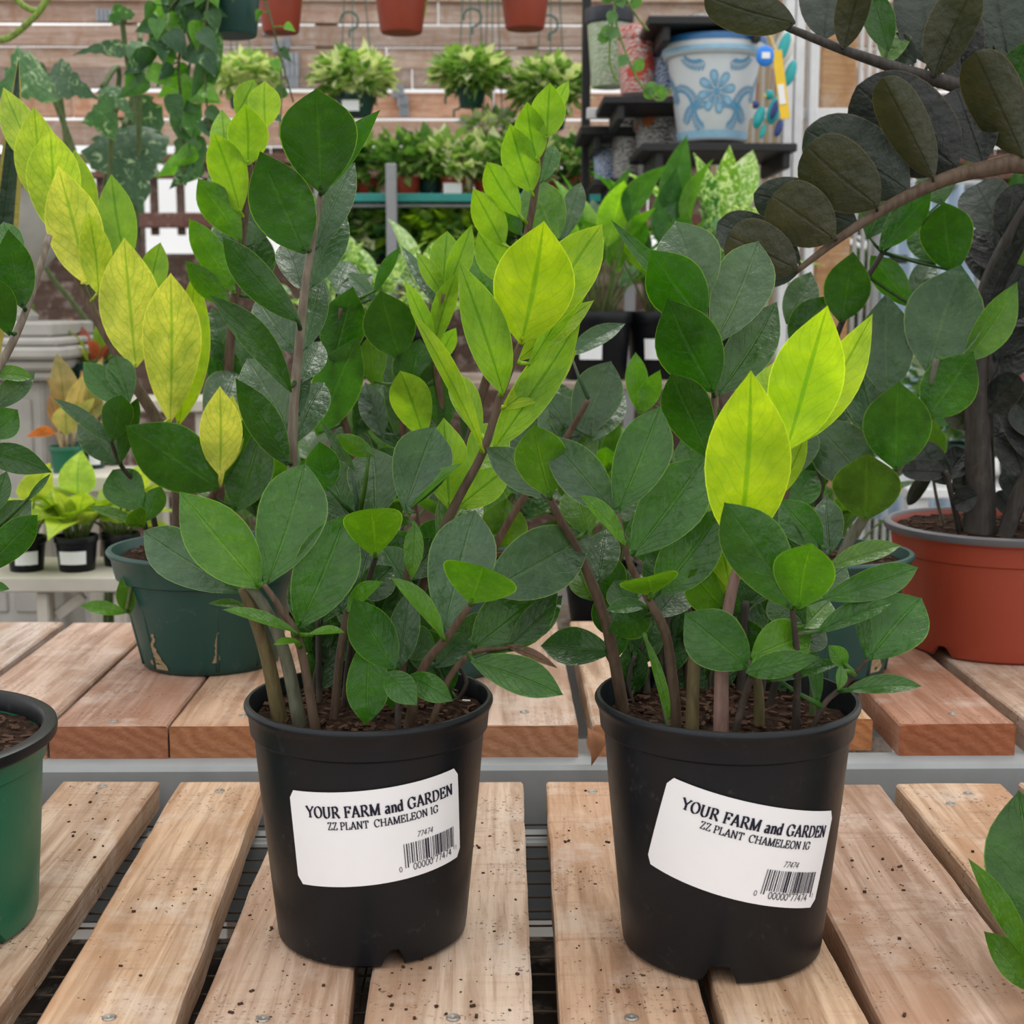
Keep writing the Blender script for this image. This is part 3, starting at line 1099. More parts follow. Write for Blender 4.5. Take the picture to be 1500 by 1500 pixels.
def stem(P, pts, Y, r, col, leaves, root=None, groundz=None):
    """pts: photo positions from the base up; Y: forward distance at base and top; r: photo-pixel radius at base and top"""
    n = len(pts)
    cum = [0]
    for i in range(1, n):
        cum.append(cum[-1] + math.dist(pts[i], pts[i - 1]))
    w = []
    for i, p in enumerate(pts):
        t = cum[i] / cum[-1]
        w.append(at(p[0], p[1], lerp(Y[0], Y[1], t) + P.dyo))
    if groundz is None:
        groundz = P.sz
    if root is None:
        w[0].z = min(w[0].z, groundz - .006) if w[0].z < groundz + .05 else groundz - .006
        # keep the foot inside the pot
        d = Vector((w[0].x - P.c.x, w[0].y - P.c.y))
        lim = cone_r(P.rt, P.rb, P.h, P.lipw, P.h * .85) - .012
        if d.length > lim:
            d = d.normalized() * lim
            w[0].x, w[0].y = P.c.x + d.x, P.c.y + d.y
        w[0].z = groundz - .006
    else:
        w = list(root) + w
    W = catmull(w)
    N = len(W)
    rad = []
    for i, p in enumerate(W):
        t = i / (N - 1)
        rad.append(lerp(r[0], r[1], t ** .8) * pxm(p) * (1.12 if i == 0 else 1))
    mb = MB().tube(W, rad, 10)
    so = mk('stem', mb, M['stem'], P.t, origin=W[0], color=STEMC[col], smooth=True)
    for lf in leaves:
        leaf_on(so, W, lf)
    return so


def leaf_on(so, W, lf):
    bx, by, tx, ty, wpx, dy, tint = lf[:7]
    roll = lf[7] if len(lf) > 7 else 0
    fold = lf[8] if len(lf) > 8 else 17
    off = lf[9] if len(lf) > 9 else (-.012 if dy < 0 else .005)
    # nearest point of the stem as the photo sees it
    best, bd = None, 1e9
    d = ray(bx, by)
    for p in W:
        t = (p - CAM).dot(d) / d.dot(d)
        e = (CAM + d * t - p).length
        if e < bd:
            bd, best = e, p
    yb = best.y + off
    b = at(bx, by, yb)
    tip = at(tx, ty, yb + dy)
    SEED[0] += 1
    rg = random.Random(SEED[0])
    wid = wpx * (pxm(b) + pxm(tip)) / 2 * (1.08 if tint in 'kKO' else 1.05)
    c, mn = TINT[tint]
    j = rg.uniform(.86, 1.14)
    c = (c[0] * j * rg.uniform(.93, 1.07), c[1] * j, c[2] * j)
    ar = .05 if dy > 0 else .06
    mb = leaf_mb(b, tip, wid, roll, fold, ar * rg.uniform(.6, 1.2), None, PROF_BLUNT if mn == 'raven' else (PROF if rg.random() < .6 else PROF_OB), SEED[0], best)
    mk('leaf', mb, [M[mn], M['stem']], so, origin=b, color=c, smooth=True)


# ---------------------------------------------------------------- front left plant
# leaf: base x,y, tip x,y, width (photo pixels), depth of the tip, tint, roll, fold
stem(PA, [(413, 1043), (392, 965), (368, 890), (356, 862)], (.620, .600), (12, 8), 'olive', [
    (357, 868, 210, 777, 72, .05, 'g'), (360, 888, 305, 884, 12, .0, 'o', 40)])
stem(PA, [(442, 1043), (418, 960), (388, 890), (362, 855)], (.612, .597), (11, 7), 'grey', [])
stem(PA, [(464, 1043), (440, 948), (410, 890), (386, 856)], (.605, .588), (8, 4), 'brown', [
    (381, 862, 263, 720, 88, .018, 'b'), (390, 856, 447, 678, 96, .05, 'm', 0, 16), (437, 920, 507, 753, 90, .022, 'm'),
    (437, 928, 325, 893, 17, -.012, 'b', 58), (450, 930, 505, 927, 12, -.01, 'b', 60), (440, 940, 400, 945, 10, -.02, 'b', 40)])
stem(PA, [(468, 1043), (467, 980), (466, 905)], (.665, .668), (5, 4), 'dark', [
    (466, 930, 430, 835, 50, .02, 'd'), (468, 915, 500, 800, 60, .03, 'd')])
stem(PA, [(487, 1043), (498, 960), (509, 893)], (.622, .612), (7, 5), 'brown', [
    (508, 895, 562, 852, 24, -.025, 'b', 40), (505, 900, 462, 830, 55, .03, 'd')])
stem(PA, [(503, 1043), (515, 940), (535, 865), (550, 817)], (.650, .628), (6, 4), 'dark', [
    (550, 816, 543, 745, 84, -.035, 'o'), (518, 905, 546, 788, 62, .03, 'g'), (530, 880, 575, 830, 50, .02, 'd'), (522, 900, 560, 905, 60, -.01, 'd')])
stem(PA, [(540, 1043), (545, 900), (530, 800), (525, 760)], (.690, .690), (6, 4), 'dark', [
    (512, 765, 474, 667, 68, .03, 'd'), (550, 762, 546, 656, 78, .03, 'g'), (480, 720, 468, 647, 50, -.01, 'm'), (520, 690, 470, 617, 14, .0, 'g'),
    (548, 668, 493, 636, 28, -.01, 'o'), (495, 800, 440, 730, 70, .03, 'd'), (540, 830, 600, 790, 60, .02, 'd')])
stem(PA, [(585, 1043), (592, 900), (600, 800), (606, 752)], (.655, .640), (5, 4), 'brown', [
    (592, 747, 637, 625, 84, .035, 'g', 0, 20), (590, 752, 677, 679, 22, .012, 'b', 55), (608, 765, 603, 850, 28, -.01, 'b'), (600, 850, 640, 790, 55, .03, 'd'), (597, 860, 560, 800, 50, .03, 'e')])
stem(PA, [(595, 1043), (617, 985), (652, 937), (690, 885)], (.605, .570), (9, 5), 'brown', [
    (651, 936, 572, 846, 26, -.005, 'b', 50), (650, 925, 696, 747, 94, .05, 'g'), (689, 884, 708, 830, 112, -.03, 'b', 0, 6),
    (712, 868, 867, 782, 96, .055, 'g', 0, 8), (637, 978, 692, 930, 38, .02, 'g'), (640, 960, 590, 930, 50, .04, 'd')])
stem(PA, [(622, 1043), (657, 995), (692, 955)], (.600, .578), (6, 4), 'brown', [
    (690, 952, 818, 846, 92, .035, 'd'), (690, 968, 825, 1018, 54, -.012, 'm', 22), (745, 948, 824, 872, 44, .03, 'd'), (740, 945, 817, 979, 15, .0, 'R', 30)])
stem(PA, [(583, 1043), (582, 1000), (580, 978)], (.588, .582), (5, 4), 'dark', [
    (578, 981, 517, 876, 66, -.008, 'e'), (583, 980, 601, 860, 44, .02, 'g'), (566, 985, 611, 1033, 42, -.025, 'm'), (597, 990, 664, 1027, 38, -.02, 'm')])
stem(PA, [(548, 1043), (545, 985), (541, 935)], (.612, .606), (5, 4), 'dark', [
    (540, 932, 536, 1062, 60, -.006, 'm'), (545, 940, 575, 1040, 40, .0, 'd'), (540, 935, 500, 880, 40, .03, 'd')])
# lime stem
stem(PA, [(575, 1043), (605, 900), (657, 760), (707, 663), (733, 580), (763, 503)], (.670, .660), (9, 5), 'brown', [
    (763, 503, 797, 324, 116, -.03, 'l', 0, 8), (737, 577, 672, 383, 62, -.012, 'n', 20, 20), (772, 500, 882, 328, 76, .012, 'l'), (772, 540, 887, 346, 34, .02, 'n'),
    (722, 660, 852, 464, 56, .03, 'n'), (707, 660, 602, 457, 26, -.012, 'l', 45), (658, 745, 650, 612, 64, .025, 'n'), (667, 745, 748, 682, 52, .03, 'n'),
    (735, 600, 845, 513, 44, .04, 'l'), (755, 530, 870, 440, 36, .04, 'l'), (705, 640, 662, 545, 40, .03, 'n'), (690, 690, 735, 620, 60, .04, 'n'), (640, 790, 700, 720, 66, .05, 'o')])
# tall dark stem
stem(PA, [(490, 1030), (450, 860), (428, 680), (440, 484), (455, 367), (470, 285)], (.705, .725), (10, 5), 'tan', [
    (470, 282, 463, 130, 110, -.03, 'd', 0, 8), (480, 275, 557, 161, 36, .0, 'm', 25), (447, 372, 381, 222, 92, -.03, 'd', 0, 8), (440, 473, 326, 347, 50, -.03, 'd', 12),
    (427, 575, 307, 432, 42, -.035, 'd', 25), (463, 365, 520, 238, 50, .05, 'g'), (455, 422, 505, 306, 54, .05, 'g'), (447, 512, 470, 405, 40, .045, 'g'),
    (443, 428, 415, 355, 44, .05, 'g'), (436, 518, 376, 436, 60, .05, 'g'), (421, 628, 362, 525, 74, .05, 'g'), (436, 612, 450, 525, 26, .04, 'g'),
    (422, 682, 345, 554, 50, -.02, 'd'), (440, 560, 470, 500, 40, .05, 'g'), (430, 650, 475, 560, 50, .05, 'g')])

# ---------------------------------------------------------------- front right plant
stem(PB, [(916, 1035), (890, 920), (853, 820), (820, 760), (806, 730)], (.640, .612), (10, 5), 'brown', [
    (806, 728, 782, 622, 76, -.02, 'o', 0, 20), (800, 729, 712, 655, 50, .04, 'g'), (897, 955, 792, 946, 54, .01, 'd', 25),
    (862, 785, 842, 708, 56, .02, 'o'), (876, 855, 888, 775, 50, .04, 'd'), (868, 880, 845, 830, 42, .02, 'o'), (895, 925, 945, 905, 40, .03, 'd'), (900, 965, 921, 913, 18, .0, 'm')])
stem(PB, [(994, 1053), (978, 940), (950, 878), (923, 826), (904, 752)], (.600, .572), (9, 4), 'brown', [
    (903, 752, 967, 596, 78, .025, 'm'), (900, 752, 800, 636, 66, .03, 'g'), (925, 815, 1032, 672, 90, .03, 'm'), (916, 800, 848, 725, 24, -.01, 'b', 48),
    (954, 872, 948, 845, 84, -.035, 'o', 0, 8), (962, 872, 1060, 742, 78, .008, 'm'), (949, 888, 888, 894, 22, .0, 'e', 40), (952, 900, 890, 925, 50, .03, 'd'), (960, 905, 1000, 860, 55, .04, 'd')])
stem(PB, [(1014, 1068), (1015, 1010), (1018, 950)], (.585, .588), (11, 9), 'olive', [])
stem(PB, [(1057, 1075), (1057, 985), (1062, 920), (1082, 828), (1120, 745), (1152, 658)], (.570, .590), (13, 5), 'pink', [
    (1082, 806, 1100, 543, 122, -.03, 'Y', 0, 8), (1152, 660, 1212, 448, 104, -.02, 'Y', 0, 10), (1156, 655, 1278, 460, 62, .02, 'Y', 20), (1140, 728, 1182, 632, 28, .02, 'l'),
    (1070, 865, 1050, 710, 62, .03, 'Y'), (1085, 810, 1030, 690, 60, .04, 'l'), (1140, 640, 1135, 530, 60, .03, 'l'), (1062, 870, 1078, 790, 44, .02, 'l')])
stem(PB, [(1070, 1072), (1088, 1030), (1103, 985)], (.572, .552), (6, 5), 'dark', [
    (1098, 978, 1003, 898, 84, .012, 'm', 0, 10), (1100, 962, 1190, 925, 72, .02, 'b', 0, 16), (1092, 985, 1200, 962, 38, -.015, 'm', 20), (1076, 908, 1012, 834, 64, -.01, 'o', 0, 13, .04), (1080, 900, 1040, 880, 60, .02, 'd', 0, 13, .03)])
stem(PB, [(1165, 1072), (1168, 1000), (1166, 940), (1160, 890)], (.580, .560), (7, 4), 'dark', [
    (1159, 892, 1061, 736, 90, -.002, 'm'), (1170, 892, 1189, 796, 88, -.035, 'b', 0, 9), (1195, 928, 1307, 883, 32, .0, 'm', 30), (1203, 878, 1345, 831, 46, .03, 'm'),
    (1212, 832, 1320, 799, 30, .0, 'o', 35), (1180, 915, 1130, 870, 60, .04, 'd'), (1175, 920, 1215, 880, 50, .03, 'b'), (1165, 950, 1210, 925, 40, .03, 'd')])
stem(PB, [(1120, 1050), (1150, 960), (1190, 860), (1207, 805)], (.640, .640), (6, 4), 'dark', [
    (1205, 802, 1143, 731, 54, .03, 'm'), (1216, 812, 1211, 726, 46, .03, 'g'), (1182, 825, 1128, 757, 44, .03, 'd'), (1170, 880, 1130, 810, 60, .02, 'd'), (1190, 870, 1240, 830, 50, .03, 'd')])
stem(PB, [(1180, 1068), (1205, 1035), (1236, 1005), (1272, 965)], (.575, .560), (5, 3), 'dark', [
    (1272, 966, 1350, 876, 84, .02, 'm'), (1268, 958, 1248, 868, 22, .01, 'm', 35), (1236, 1012, 1350, 1005, 27, -.005, 'm', 35), (1240, 975, 1213, 945, 26, .0, 'b', 20), (1232, 975, 1227, 1012, 16, -.01, 'b', 30), (1130, 998, 1238, 970, 22, .0, 'm', 30)])
stem(PB, [(985, 1060), (962, 990), (944, 930)], (.588, .585), (3, 3), 'green', [(945, 932, 981, 1056, 15, -.004, 'b', 20)])
stem(PB, [(1112, 1060), (1112, 1025), (1108, 985)], (.60, .60), (9, 7), 'olive', [])
stem(PB, [(945, 1035), (940, 960), (930, 900)], (.68, .69), (8, 6), 'dark', [(930, 905, 900, 850, 45, .02, 'd')])
stem(PB, [(1085, 1040), (1088, 960), (1092, 880)], (.68, .69), (9, 6), 'dark', [(1092, 890, 1120, 800, 70, .02, 'd')])
stem(PB, [(1190, 1045), (1190, 990), (1183, 930)], (.62, .62), (5, 4), 'green', [(1185, 940, 1197, 1040, 20, -.01, 'm', 20)])
# dark rear stem
stem(PB, [(1010, 1030), (1005, 900), (1020, 760), (1040, 660), (1046, 560), (1030, 440)], (.700, .735), (9, 4), 'brown', [
    (1032, 472, 953, 366, 84, -.03, 'e', 0, 10), (1046, 575, 978, 437, 94, -.03, 'e', 0, 10), (1040, 672, 983, 547, 70, -.03, 'd', 0, 10), (1028, 448, 990, 324, 92, .05, 'g'),
    (1046, 505, 1111, 353, 84, .05, 'g'), (1050, 580, 1138, 442, 66, .05, 'd'), (1030, 700, 1000, 640, 50, .02, 'm'), (1030, 720, 1090, 600, 70, .05, 'd'), (1015, 800, 960, 720, 60, .03, 'e'), (1038, 470, 895, 322, 26, .03, 'm')])

# ---------------------------------------------------------------- yellow plant, left
stem(PG, [(262, 800), (262, 720), (243, 640), (187, 545), (117, 415), (62, 250)], (1.02, 1.07), (13, 5), 'brown', [
    (62, 252, 5, 128, 50, .02, 'z', 0, 10), (62, 300, 50, 156, 66, -.01, 'z', 0, 10), (84, 348, 74, 190, 74, -.02, 'z', 0, 10), (128, 417, 85, 243, 78, -.03, 'y', 0, 8), (125, 360, 110, 219, 54, .03, 'l'),
    (185, 390, 163, 255, 52, .03, 'n'), (145, 432, 130, 312, 46, -.02, 'z'), (199, 538, 182, 348, 86, -.03, 'y', 0, 8), (215, 450, 235, 355, 38, .02, 'n'), (249, 618, 250, 400, 82, -.04, 'y', 0, 8),
    (262, 622, 286, 395, 56, .02, 'l', 15)])
stem(PG, [(280, 800), (290, 760), (322, 712)], (1.02, .95), (7, 5), 'brown', [
    (320, 716, 184, 624, 92, -.06, 'e', 0, 8), (322, 696, 322, 566, 60, -.02, 'y', 0, 8), (328, 692, 341, 578, 44, .0, 'y'), (320, 722, 378, 597, 26, .0, 'm', 35), (345, 750, 385, 625, 66, .03, 'd'), (305, 640, 345, 545, 68, .10, 'g')])
stem(PG, [(235, 800), (225, 760), (205, 715), (178, 683), (163, 648)], (1.02, .97), (5, 3), 'dark', [
    (163, 648, 178, 578, 44, -.02, 'd'), (176, 680, 202, 582, 27, -.01, 'd', 20), (163, 650, 77, 583, 22, .0, 'g', 35), (173, 680, 115, 612, 46, .03, 'g'), (185, 592, 122, 530, 42, .03, 'm'), (190, 590, 168, 520, 40, .03, 'm')])
stem(PG, [(222, 808), (216, 790), (211, 765)], (1.0, .97), (5, 4), 'dark', [
    (206, 748, 165, 688, 58, .02, 'm'), (213, 764, 236, 712, 32, .0, 'm'), (210, 770, 130, 742, 16, -.01, 'o', 40), (212, 772, 192, 750, 34, -.03, 'o')])
stem(PG, [(310, 800), (330, 640), (336, 520), (345, 430), (358, 320), (366, 240)], (1.08, 1.02), (9, 5), 'brown', [
    (346, 168, 373, 116, 34, .02, 'n'), (389, 188, 388, 119, 46, .02, 'l'), (363, 242, 360, 152, 58, -.02, 'n', 0, 8), (352, 312, 313, 194, 54, -.03, 'n', 0, 8), (354, 352, 290, 262, 50, -.03, 'b'), (345, 430, 277, 320, 42, -.03, 'b'),
    (336, 448, 272, 382, 36, -.03, 'b'), (335, 270, 325, 160, 40, .05, 'n'), (340, 350, 312, 240, 40, .05, 'm'), (352, 430, 322, 320, 40, .06, 'm'), (372, 360, 385, 270, 60, .05, 'd'), (365, 440, 375, 330, 60, .05, 'd'), (345, 560, 370, 470, 60, .05, 'd'),
    (340, 600, 322, 500, 50, .0, 'e'), (335, 540, 310, 450, 40, .05, 'd')])
stem(PG, [(205, 815), (195, 850), (185, 895)], (1.0, .99), (3, 3), 'green', [(186, 898, 118, 887, 20, -.01, 'b', 25), (190, 900, 178, 845, 26, .0, 'b')])

# ---------------------------------------------------------------- plant between the black pots
stem(PM, [(660, 820), (690, 640), (745, 450), (775, 330), (790, 240), (802, 195)], (1.05, .95), (9, 4), 'brown', [
    (801, 202, 806, 121, 50, -.01, 'n', 0, 8), (808, 170, 833, 118, 22, .01, 'n'), (786, 237, 772, 149, 47, -.02, 'n', 0, 8), (779, 282, 747, 181, 54, -.02, 'n', 0, 8), (762, 318, 713, 237, 45, -.02, 'n'), (738, 362, 693, 276, 46, -.02, 'n'),
    (793, 268, 812, 212, 28, .03, 'm'), (815, 355, 773, 260, 64, .04, 'b', 0, 8), (822, 355, 851, 267, 32, .04, 'g'), (764, 345, 732, 293, 28, .0, 'm'), (755, 420, 700, 340, 50, .0, 'n'), (740, 460, 690, 370, 50, .03, 'b'), (720, 480, 745, 390, 60, .05, 'n')])
stem(PM, [(640, 820), (650, 640), (637, 515), (650, 430)], (1.0, .90), (7, 4), 'brown', [
    (648, 432, 655, 338, 44, .02, 'n'), (654, 428, 691, 329, 34, .01, 'n', 20), (649, 435, 609, 369, 26, .0, 'n', 20), (634, 502, 592, 409, 24, -.01, 'n', 20), (634, 512, 669, 399, 32, -.02, 'n', 15), (642, 530, 668, 480, 26, -.01, 'n'),
    (622, 642, 586, 543, 58, -.03, 'n'), (600, 575, 615, 496, 62, .0, 'd'), (652, 632, 632, 530, 60, -.02, 'd'), (640, 450, 588, 360, 20, .05, 'g', 30)])
stem(PM, [(620, 820), (600, 700), (588, 600), (585, 522)], (1.02, .94), (7, 4), 'brown', [
    (585, 525, 557, 426, 76, -.03, 'd', 0, 8), (592, 655, 567, 510, 36, .02, 'g'), (548, 565, 543, 490, 40, .0, 'o'), (590, 660, 555, 590, 50, .04, 'd'), (605, 700, 640, 620, 60, .04, 'd'), (600, 600, 630, 560, 50, .04, 'g'), (560, 640, 535, 560, 40, .04, 'g')])
stem(PM, [(600, 820), (540, 720), (505, 620), (490, 530), (500, 450)], (1.03, .93), (7, 4), 'brown', [
    (487, 532, 517, 420, 66, -.02, 'e', 0, 10), (464, 638, 525, 493, 70, -.04, 'm', 0, 10), (548, 430, 586, 362, 18, .0, 'm', 25), (550, 442, 510, 399, 22, .02, 'g', 20), (490, 445, 546, 402, 32, .05, 'g', 20), (495, 432, 512, 383, 46, .06, 'g'),
    (480, 480, 455, 400, 40, .06, 'g'), (500, 620, 470, 540, 50, .05, 'g'), (520, 640, 560, 560, 50, .05, 'd'), (530, 700, 500, 620, 60, .04, 'd'), (545, 720, 590, 660, 60, .04, 'e'), (510, 660, 545, 600, 16, .0, 'g', 20)])
stem(PM, [(700, 825), (760, 740), (830, 640), (862, 585)], (1.0, .92), (7, 4), 'brown', [
    (866, 690, 795, 571, 78, .04, 'g', 0, 9), (846, 642, 895, 529, 70, .04, 'g', 0, 9), (868, 645, 915, 578, 38, .06, 'g'), (832, 522, 916, 474, 28, .05, 'g', 20), (780, 730, 740, 640, 70, .05, 'd'), (800, 700, 760, 600, 60, .05, 'd'), (840, 660, 820, 560, 50, .06, 'd'),
    (730, 802, 742, 730, 70, .0, 'o'), (770, 760, 800, 690, 60, .05, 'd'), (700, 810, 660, 740, 60, .03, 'd'), (730, 790, 690, 700, 70, .05, 'b')])
stem(PM, [(720, 830), (800, 790), (890, 760), (930, 690), (937, 610)], (1.08, 1.08), (5, 3), 'green', [
    (935, 602, 931, 516, 32, .0, 'b'), (938, 606, 967, 542, 30, -.01, 'b'), (936, 610, 950, 560, 30, .02, 'b'), (890, 770, 930, 700, 60, .05, 'd'), (850, 780, 870, 720, 60, .05, 'o')])

# ---------------------------------------------------------------- grey plant, right
stem(PR, [(1225, 815), (1243, 795), (1267, 757), (1313, 690), (1352, 608), (1372, 525)], (.98, .93), (10, 5), 'grey', [
    (1268, 762, 1271, 664, 96, -.025, 'o', 0, 8), (1313, 688, 1317, 559, 96, -.03, 'm', 0, 8), (1358, 612, 1426, 515, 78, -.02, 'm', 0, 8), (1300, 580, 1298, 430, 78, .04, 'g', 0, 8), (1358, 545, 1408, 388, 108, .04, 'g', 0, 10), (1412, 530, 1490, 413, 50, .01, 'b', 25),
    (1295, 655, 1258, 525, 66, .04, 'g'), (1276, 712, 1190, 615, 84, .05, 'g', 0, 9), (1260, 720, 1220, 640, 60, .06, 'd'), (1300, 640, 1240, 560, 60, .06, 'g')])
stem(PR, [(1200, 815), (1200, 700), (1210, 560), (1233, 473), (1293, 370)], (1.05, 1.03), (7, 4), 'dark', [
    (1231, 472, 1250, 369, 66, -.02, 'd', 0, 8), (1157, 502, 1215, 433, 52, .0, 'd'), (1152, 475, 1188, 398, 48, .04, 'g'), (1288, 366, 1364, 282, 46, -.02, 'e'), (1335, 450, 1275, 374, 44, .0, 'm'), (1337, 452, 1366, 377, 38, .05, 'g'),
    (1396, 402, 1383, 296, 74, -.03, 'd', 0, 8), (1270, 350, 1310, 270, 60, .03, 'd'), (1370, 390, 1340, 330, 40, .04, 'm'), (1200, 560, 1170, 480, 60, .04, 'g'), (1205, 600, 1250, 520, 60, .05, 'd'), (1200, 700, 1160, 600, 70, .04, 'd'), (1205, 680, 1250, 600, 60, .05, 'd'),
    (1200, 740, 1150, 680, 70, .03, 'e'), (1380, 300, 1365, 250, 60, .03, 'd')])
stem(PR, [(1180, 830), (1160, 800), (1150, 740), (1160, 690)], (.98, .96), (6, 4), 'brown', [(1160, 700, 1175, 620, 60, .04, 'd'), (1152, 760, 1120, 700, 60, .04, 'd'), (1155, 745, 1195, 690, 50, .03, 'm')])
stem(PR, [(1250, 812), (1290, 840), (1300, 900)], (1.0, .96), (3, 3), 'green', [(1250, 900, 1215, 870, 30, .0, 'm'), (1240, 890, 1205, 905, 24, .0, 'g', 30)])

# ---------------------------------------------------------------- black plant, right
far = [Vector((PK.c.x - .004, PK.c.y - .02, PK.sz - .01))]
stem(PK, [(1434, 795), (1433, 680), (1430, 560), (1440, 440), (1475, 350), (1520, 270)], (1.07, 1.05), (25, 5), 'black', [
    (1450, 560, 1480, 480, 90, .03, 'k'), (1460, 470, 1500, 390, 90, .0, 'k'), (1470, 400, 1440, 330, 60, .04, 'k'), (1480, 360, 1510, 270, 70, .0, 'k'), (1465, 340, 1430, 270, 70, .04, 'K'), (1440, 470, 1500, 350, 26, -.02, 'k', 30), (1455, 420, 1420, 350, 40, .05, 'k')])
stem(PK, [(1470, 780), (1495, 720), (1540, 640), (1600, 520)], (1.05, 1.0), (14, 8), 'black', [(1500, 700, 1475, 630, 50, .03, 'k'), (1520, 680, 1480, 560, 60, .05, 'k'), (1530, 640, 1490, 590, 50, .03, 'K')])
stem(PK, [(1453, 790), (1450, 640), (1448, 530), (1455, 450)], (1.09, 1.06), (7, 5), 'black', [
    (1440, 605, 1493, 550, 44, -.02, 'k'), (1438, 610, 1382, 610, 42, .0, 'O', 15), (1455, 470, 1500, 430, 80, .02, 'k'), (1455, 525, 1475, 455, 90, .02, 'k'), (1460, 640, 1483, 590, 40, .03, 'k')])
stem(PK, [(1408, 785), (1395, 730), (1385, 690)], (1.08, 1.06), (5, 4), 'black', [
    (1386, 692, 1320, 690, 30, .0, 'k', 20), (1385, 700, 1415, 660, 40, .02, 'k'), (1390, 710, 1350, 650, 40, .03, 'K'), (1395, 720, 1440, 690, 40, .0, 'k'), (1398, 740, 1432, 725, 34, -.02, 'k', 20)])
stem(PK, [(1385, 790), (1372, 730), (1364, 680)], (1.12, 1.12), (3, 2), 'tan', [(1362, 682, 1368, 615, 40, .0, 'o'), (1364, 690, 1330, 740, 20, .03, 'k')])
stem(PK, [(1480, 790), (1500, 735), (1530, 700)], (1.10, 1.10), (6, 5), 'black', [(1500, 735, 1470, 690, 30, .02, 'k'), (1490, 760, 1460, 720, 26, .02, 'k')])
# two long arching branches
rootA = [Vector((PK.c.x + .045, PK.c.y + .01, PK.sz - .01)), at(1560, 640, 1.08 + PK.dyo), at(1630, 360, 1.0 + PK.dyo), at(1600, 215, .95 + PK.dyo)]
stem(PK, [(1500, 158), (1417, 130), (1333, 106), (1233, 72), (1143, 36)], (.92, .90), (26, 5), 'black', [
    (1165, 34, 1032, -6, 62, -.02, 'O', 0, 10), (1207, 58, 1222, -60, 82, .03, 'K', 0, 8), (1236, 72, 1262, -30, 46, -.03, 'O', 10, 30), (1368, 112, 1428, -20, 66, -.03, 'O', 15, 30), (1362, 95, 1340, -40, 76, .03, 'K', 0, 8),
    (1482, 118, 1450, -60, 108, .03, 'K', 0, 8), (1472, 148, 1512, 55, 56, -.02, 'd'), (1302, 75, 1274, -20, 44, .02, 'd'), (1342, 92, 1300, 60, 40, .03, 'K'), (1300, 96, 1320, 15, 50, .05, 'o'), (1410, 128, 1395, 10, 70, .04, 'k'), (1450, 140, 1400, 60, 70, .05, 'k')], root=rootA)
rootB = [Vector((PK.c.x + .05, PK.c.y - .03, PK.sz - .01)), at(1600, 600, 1.02 + PK.dyo), at(1640, 400, .95 + PK.dyo), at(1580, 265, .90 + PK.dyo)]
stem(PK, [(1500, 240), (1450, 246), (1383, 263), (1300, 303), (1227, 351), (1166, 398)], (.87, .84), (28, 4), 'brown', [
    (1402, 246, 1255, 126, 122, .02, 'k', 0, 10), (1368, 262, 1293, 114, 62, -.03, 'O', 0, 32), (1332, 280, 1180, 190, 100, .02, 'K', 0, 8), (1287, 303, 1182, 214, 92, -.025, 'O', 0, 9), (1256, 328, 1104, 284, 72, .02, 'K', 0, 8), (1223, 351, 1131, 287, 84, -.025, 'O', 0, 9),
    (1172, 382, 1051, 326, 68, .02, 'K', 0, 8), (1168, 395, 1066, 345, 78, -.025, 'O', 0, 9), (1172, 396, 1060, 390, 60, .03, 'K', 0, 8), (1500, 232, 1428, 76, 76, -.03, 'O', 0, 28), (1440, 240, 1400, 130, 80, .03, 'k')], root=rootB)

# ---------------------------------------------------------------- plant cut off at the left edge
rl = [Vector((PL.c.x + .01, PL.c.y + .02, PL.sz - .01)), at(-110, 800, .64 + PL.dyo)]
stem(PL, [(-60, 620), (0, 535), (38, 455), (72, 345)], (.72, .80), (9, 5), 'tan', [(34, 452, 12, 336, 54, -.02, 'd', 0, 8), (14, 492, -6, 408, 42, -.03, 'd', 0, 8), (30, 400, 5, 325, 40, .03, 'm')], root=rl)
rl = [Vector((PL.c.x + .03, PL.c.y + .01, PL.sz - .01)), at(-70, 930, .60 + PL.dyo)]
stem(PL, [(-50, 860), (-40, 820), (-28, 795)], (.60, .60), (6, 4), 'grey', [
    (-30, 798, 46, 733, 58, .03, 'g'), (-32, 842, 55, 754, 48, -.01, 'e', 0, 10), (40, 733, 74, 694, 10, .02, 'd'), (-10, 752, 10, 690, 30, .02, 'd'), (-30, 860, 14, 863, 16, .0, 'm', 30)], root=rl)
rl = [Vector((PL.c.x + .0, PL.c.y + .04, PL.sz - .01)), at(-110, 820, .66 + PL.dyo)]
stem(PL, [(-90, 740), (-50, 690), (-25, 660)], (.70, .74), (6, 4), 'grey', [
    (-25, 660, 76, 692, 42, .0, 'd', 10), (-20, 640, 26, 600, 46, .02, 'm'), (-15, 600, 52, 545, 34, .03, 'g', 15), (-20, 545, 48, 553, 22, .02, 'b', 30)], root=rl)
# plant cut off at the right edge
cZ = at_row(1720, 1100, .84, 0)
PZ = pot_thing('zz_plant', 'zz plant whose leaves poke in over the right end of the front bench', 'potted plant', cZ, .072, .056, .150, M['black_plastic'], .012, 8, 5)
PZ.dyo = .34
rz = [Vector((PZ.c.x - .03, PZ.c.y, PZ.sz - .006)), at(1580, 1220, .47 + PZ.dyo)]
stem(PZ, [(1560, 1330), (1535, 1400)], (.46, .45), (6, 5), 'brown', [(1530, 1405, 1492, 1158, 122, .05, 'm', 0, 8), (1512, 1412, 1418, 1257, 32, .0, 'b', 30), (1520, 1452, 1441, 1364, 46, .0, 'b', 15)], root=rz)

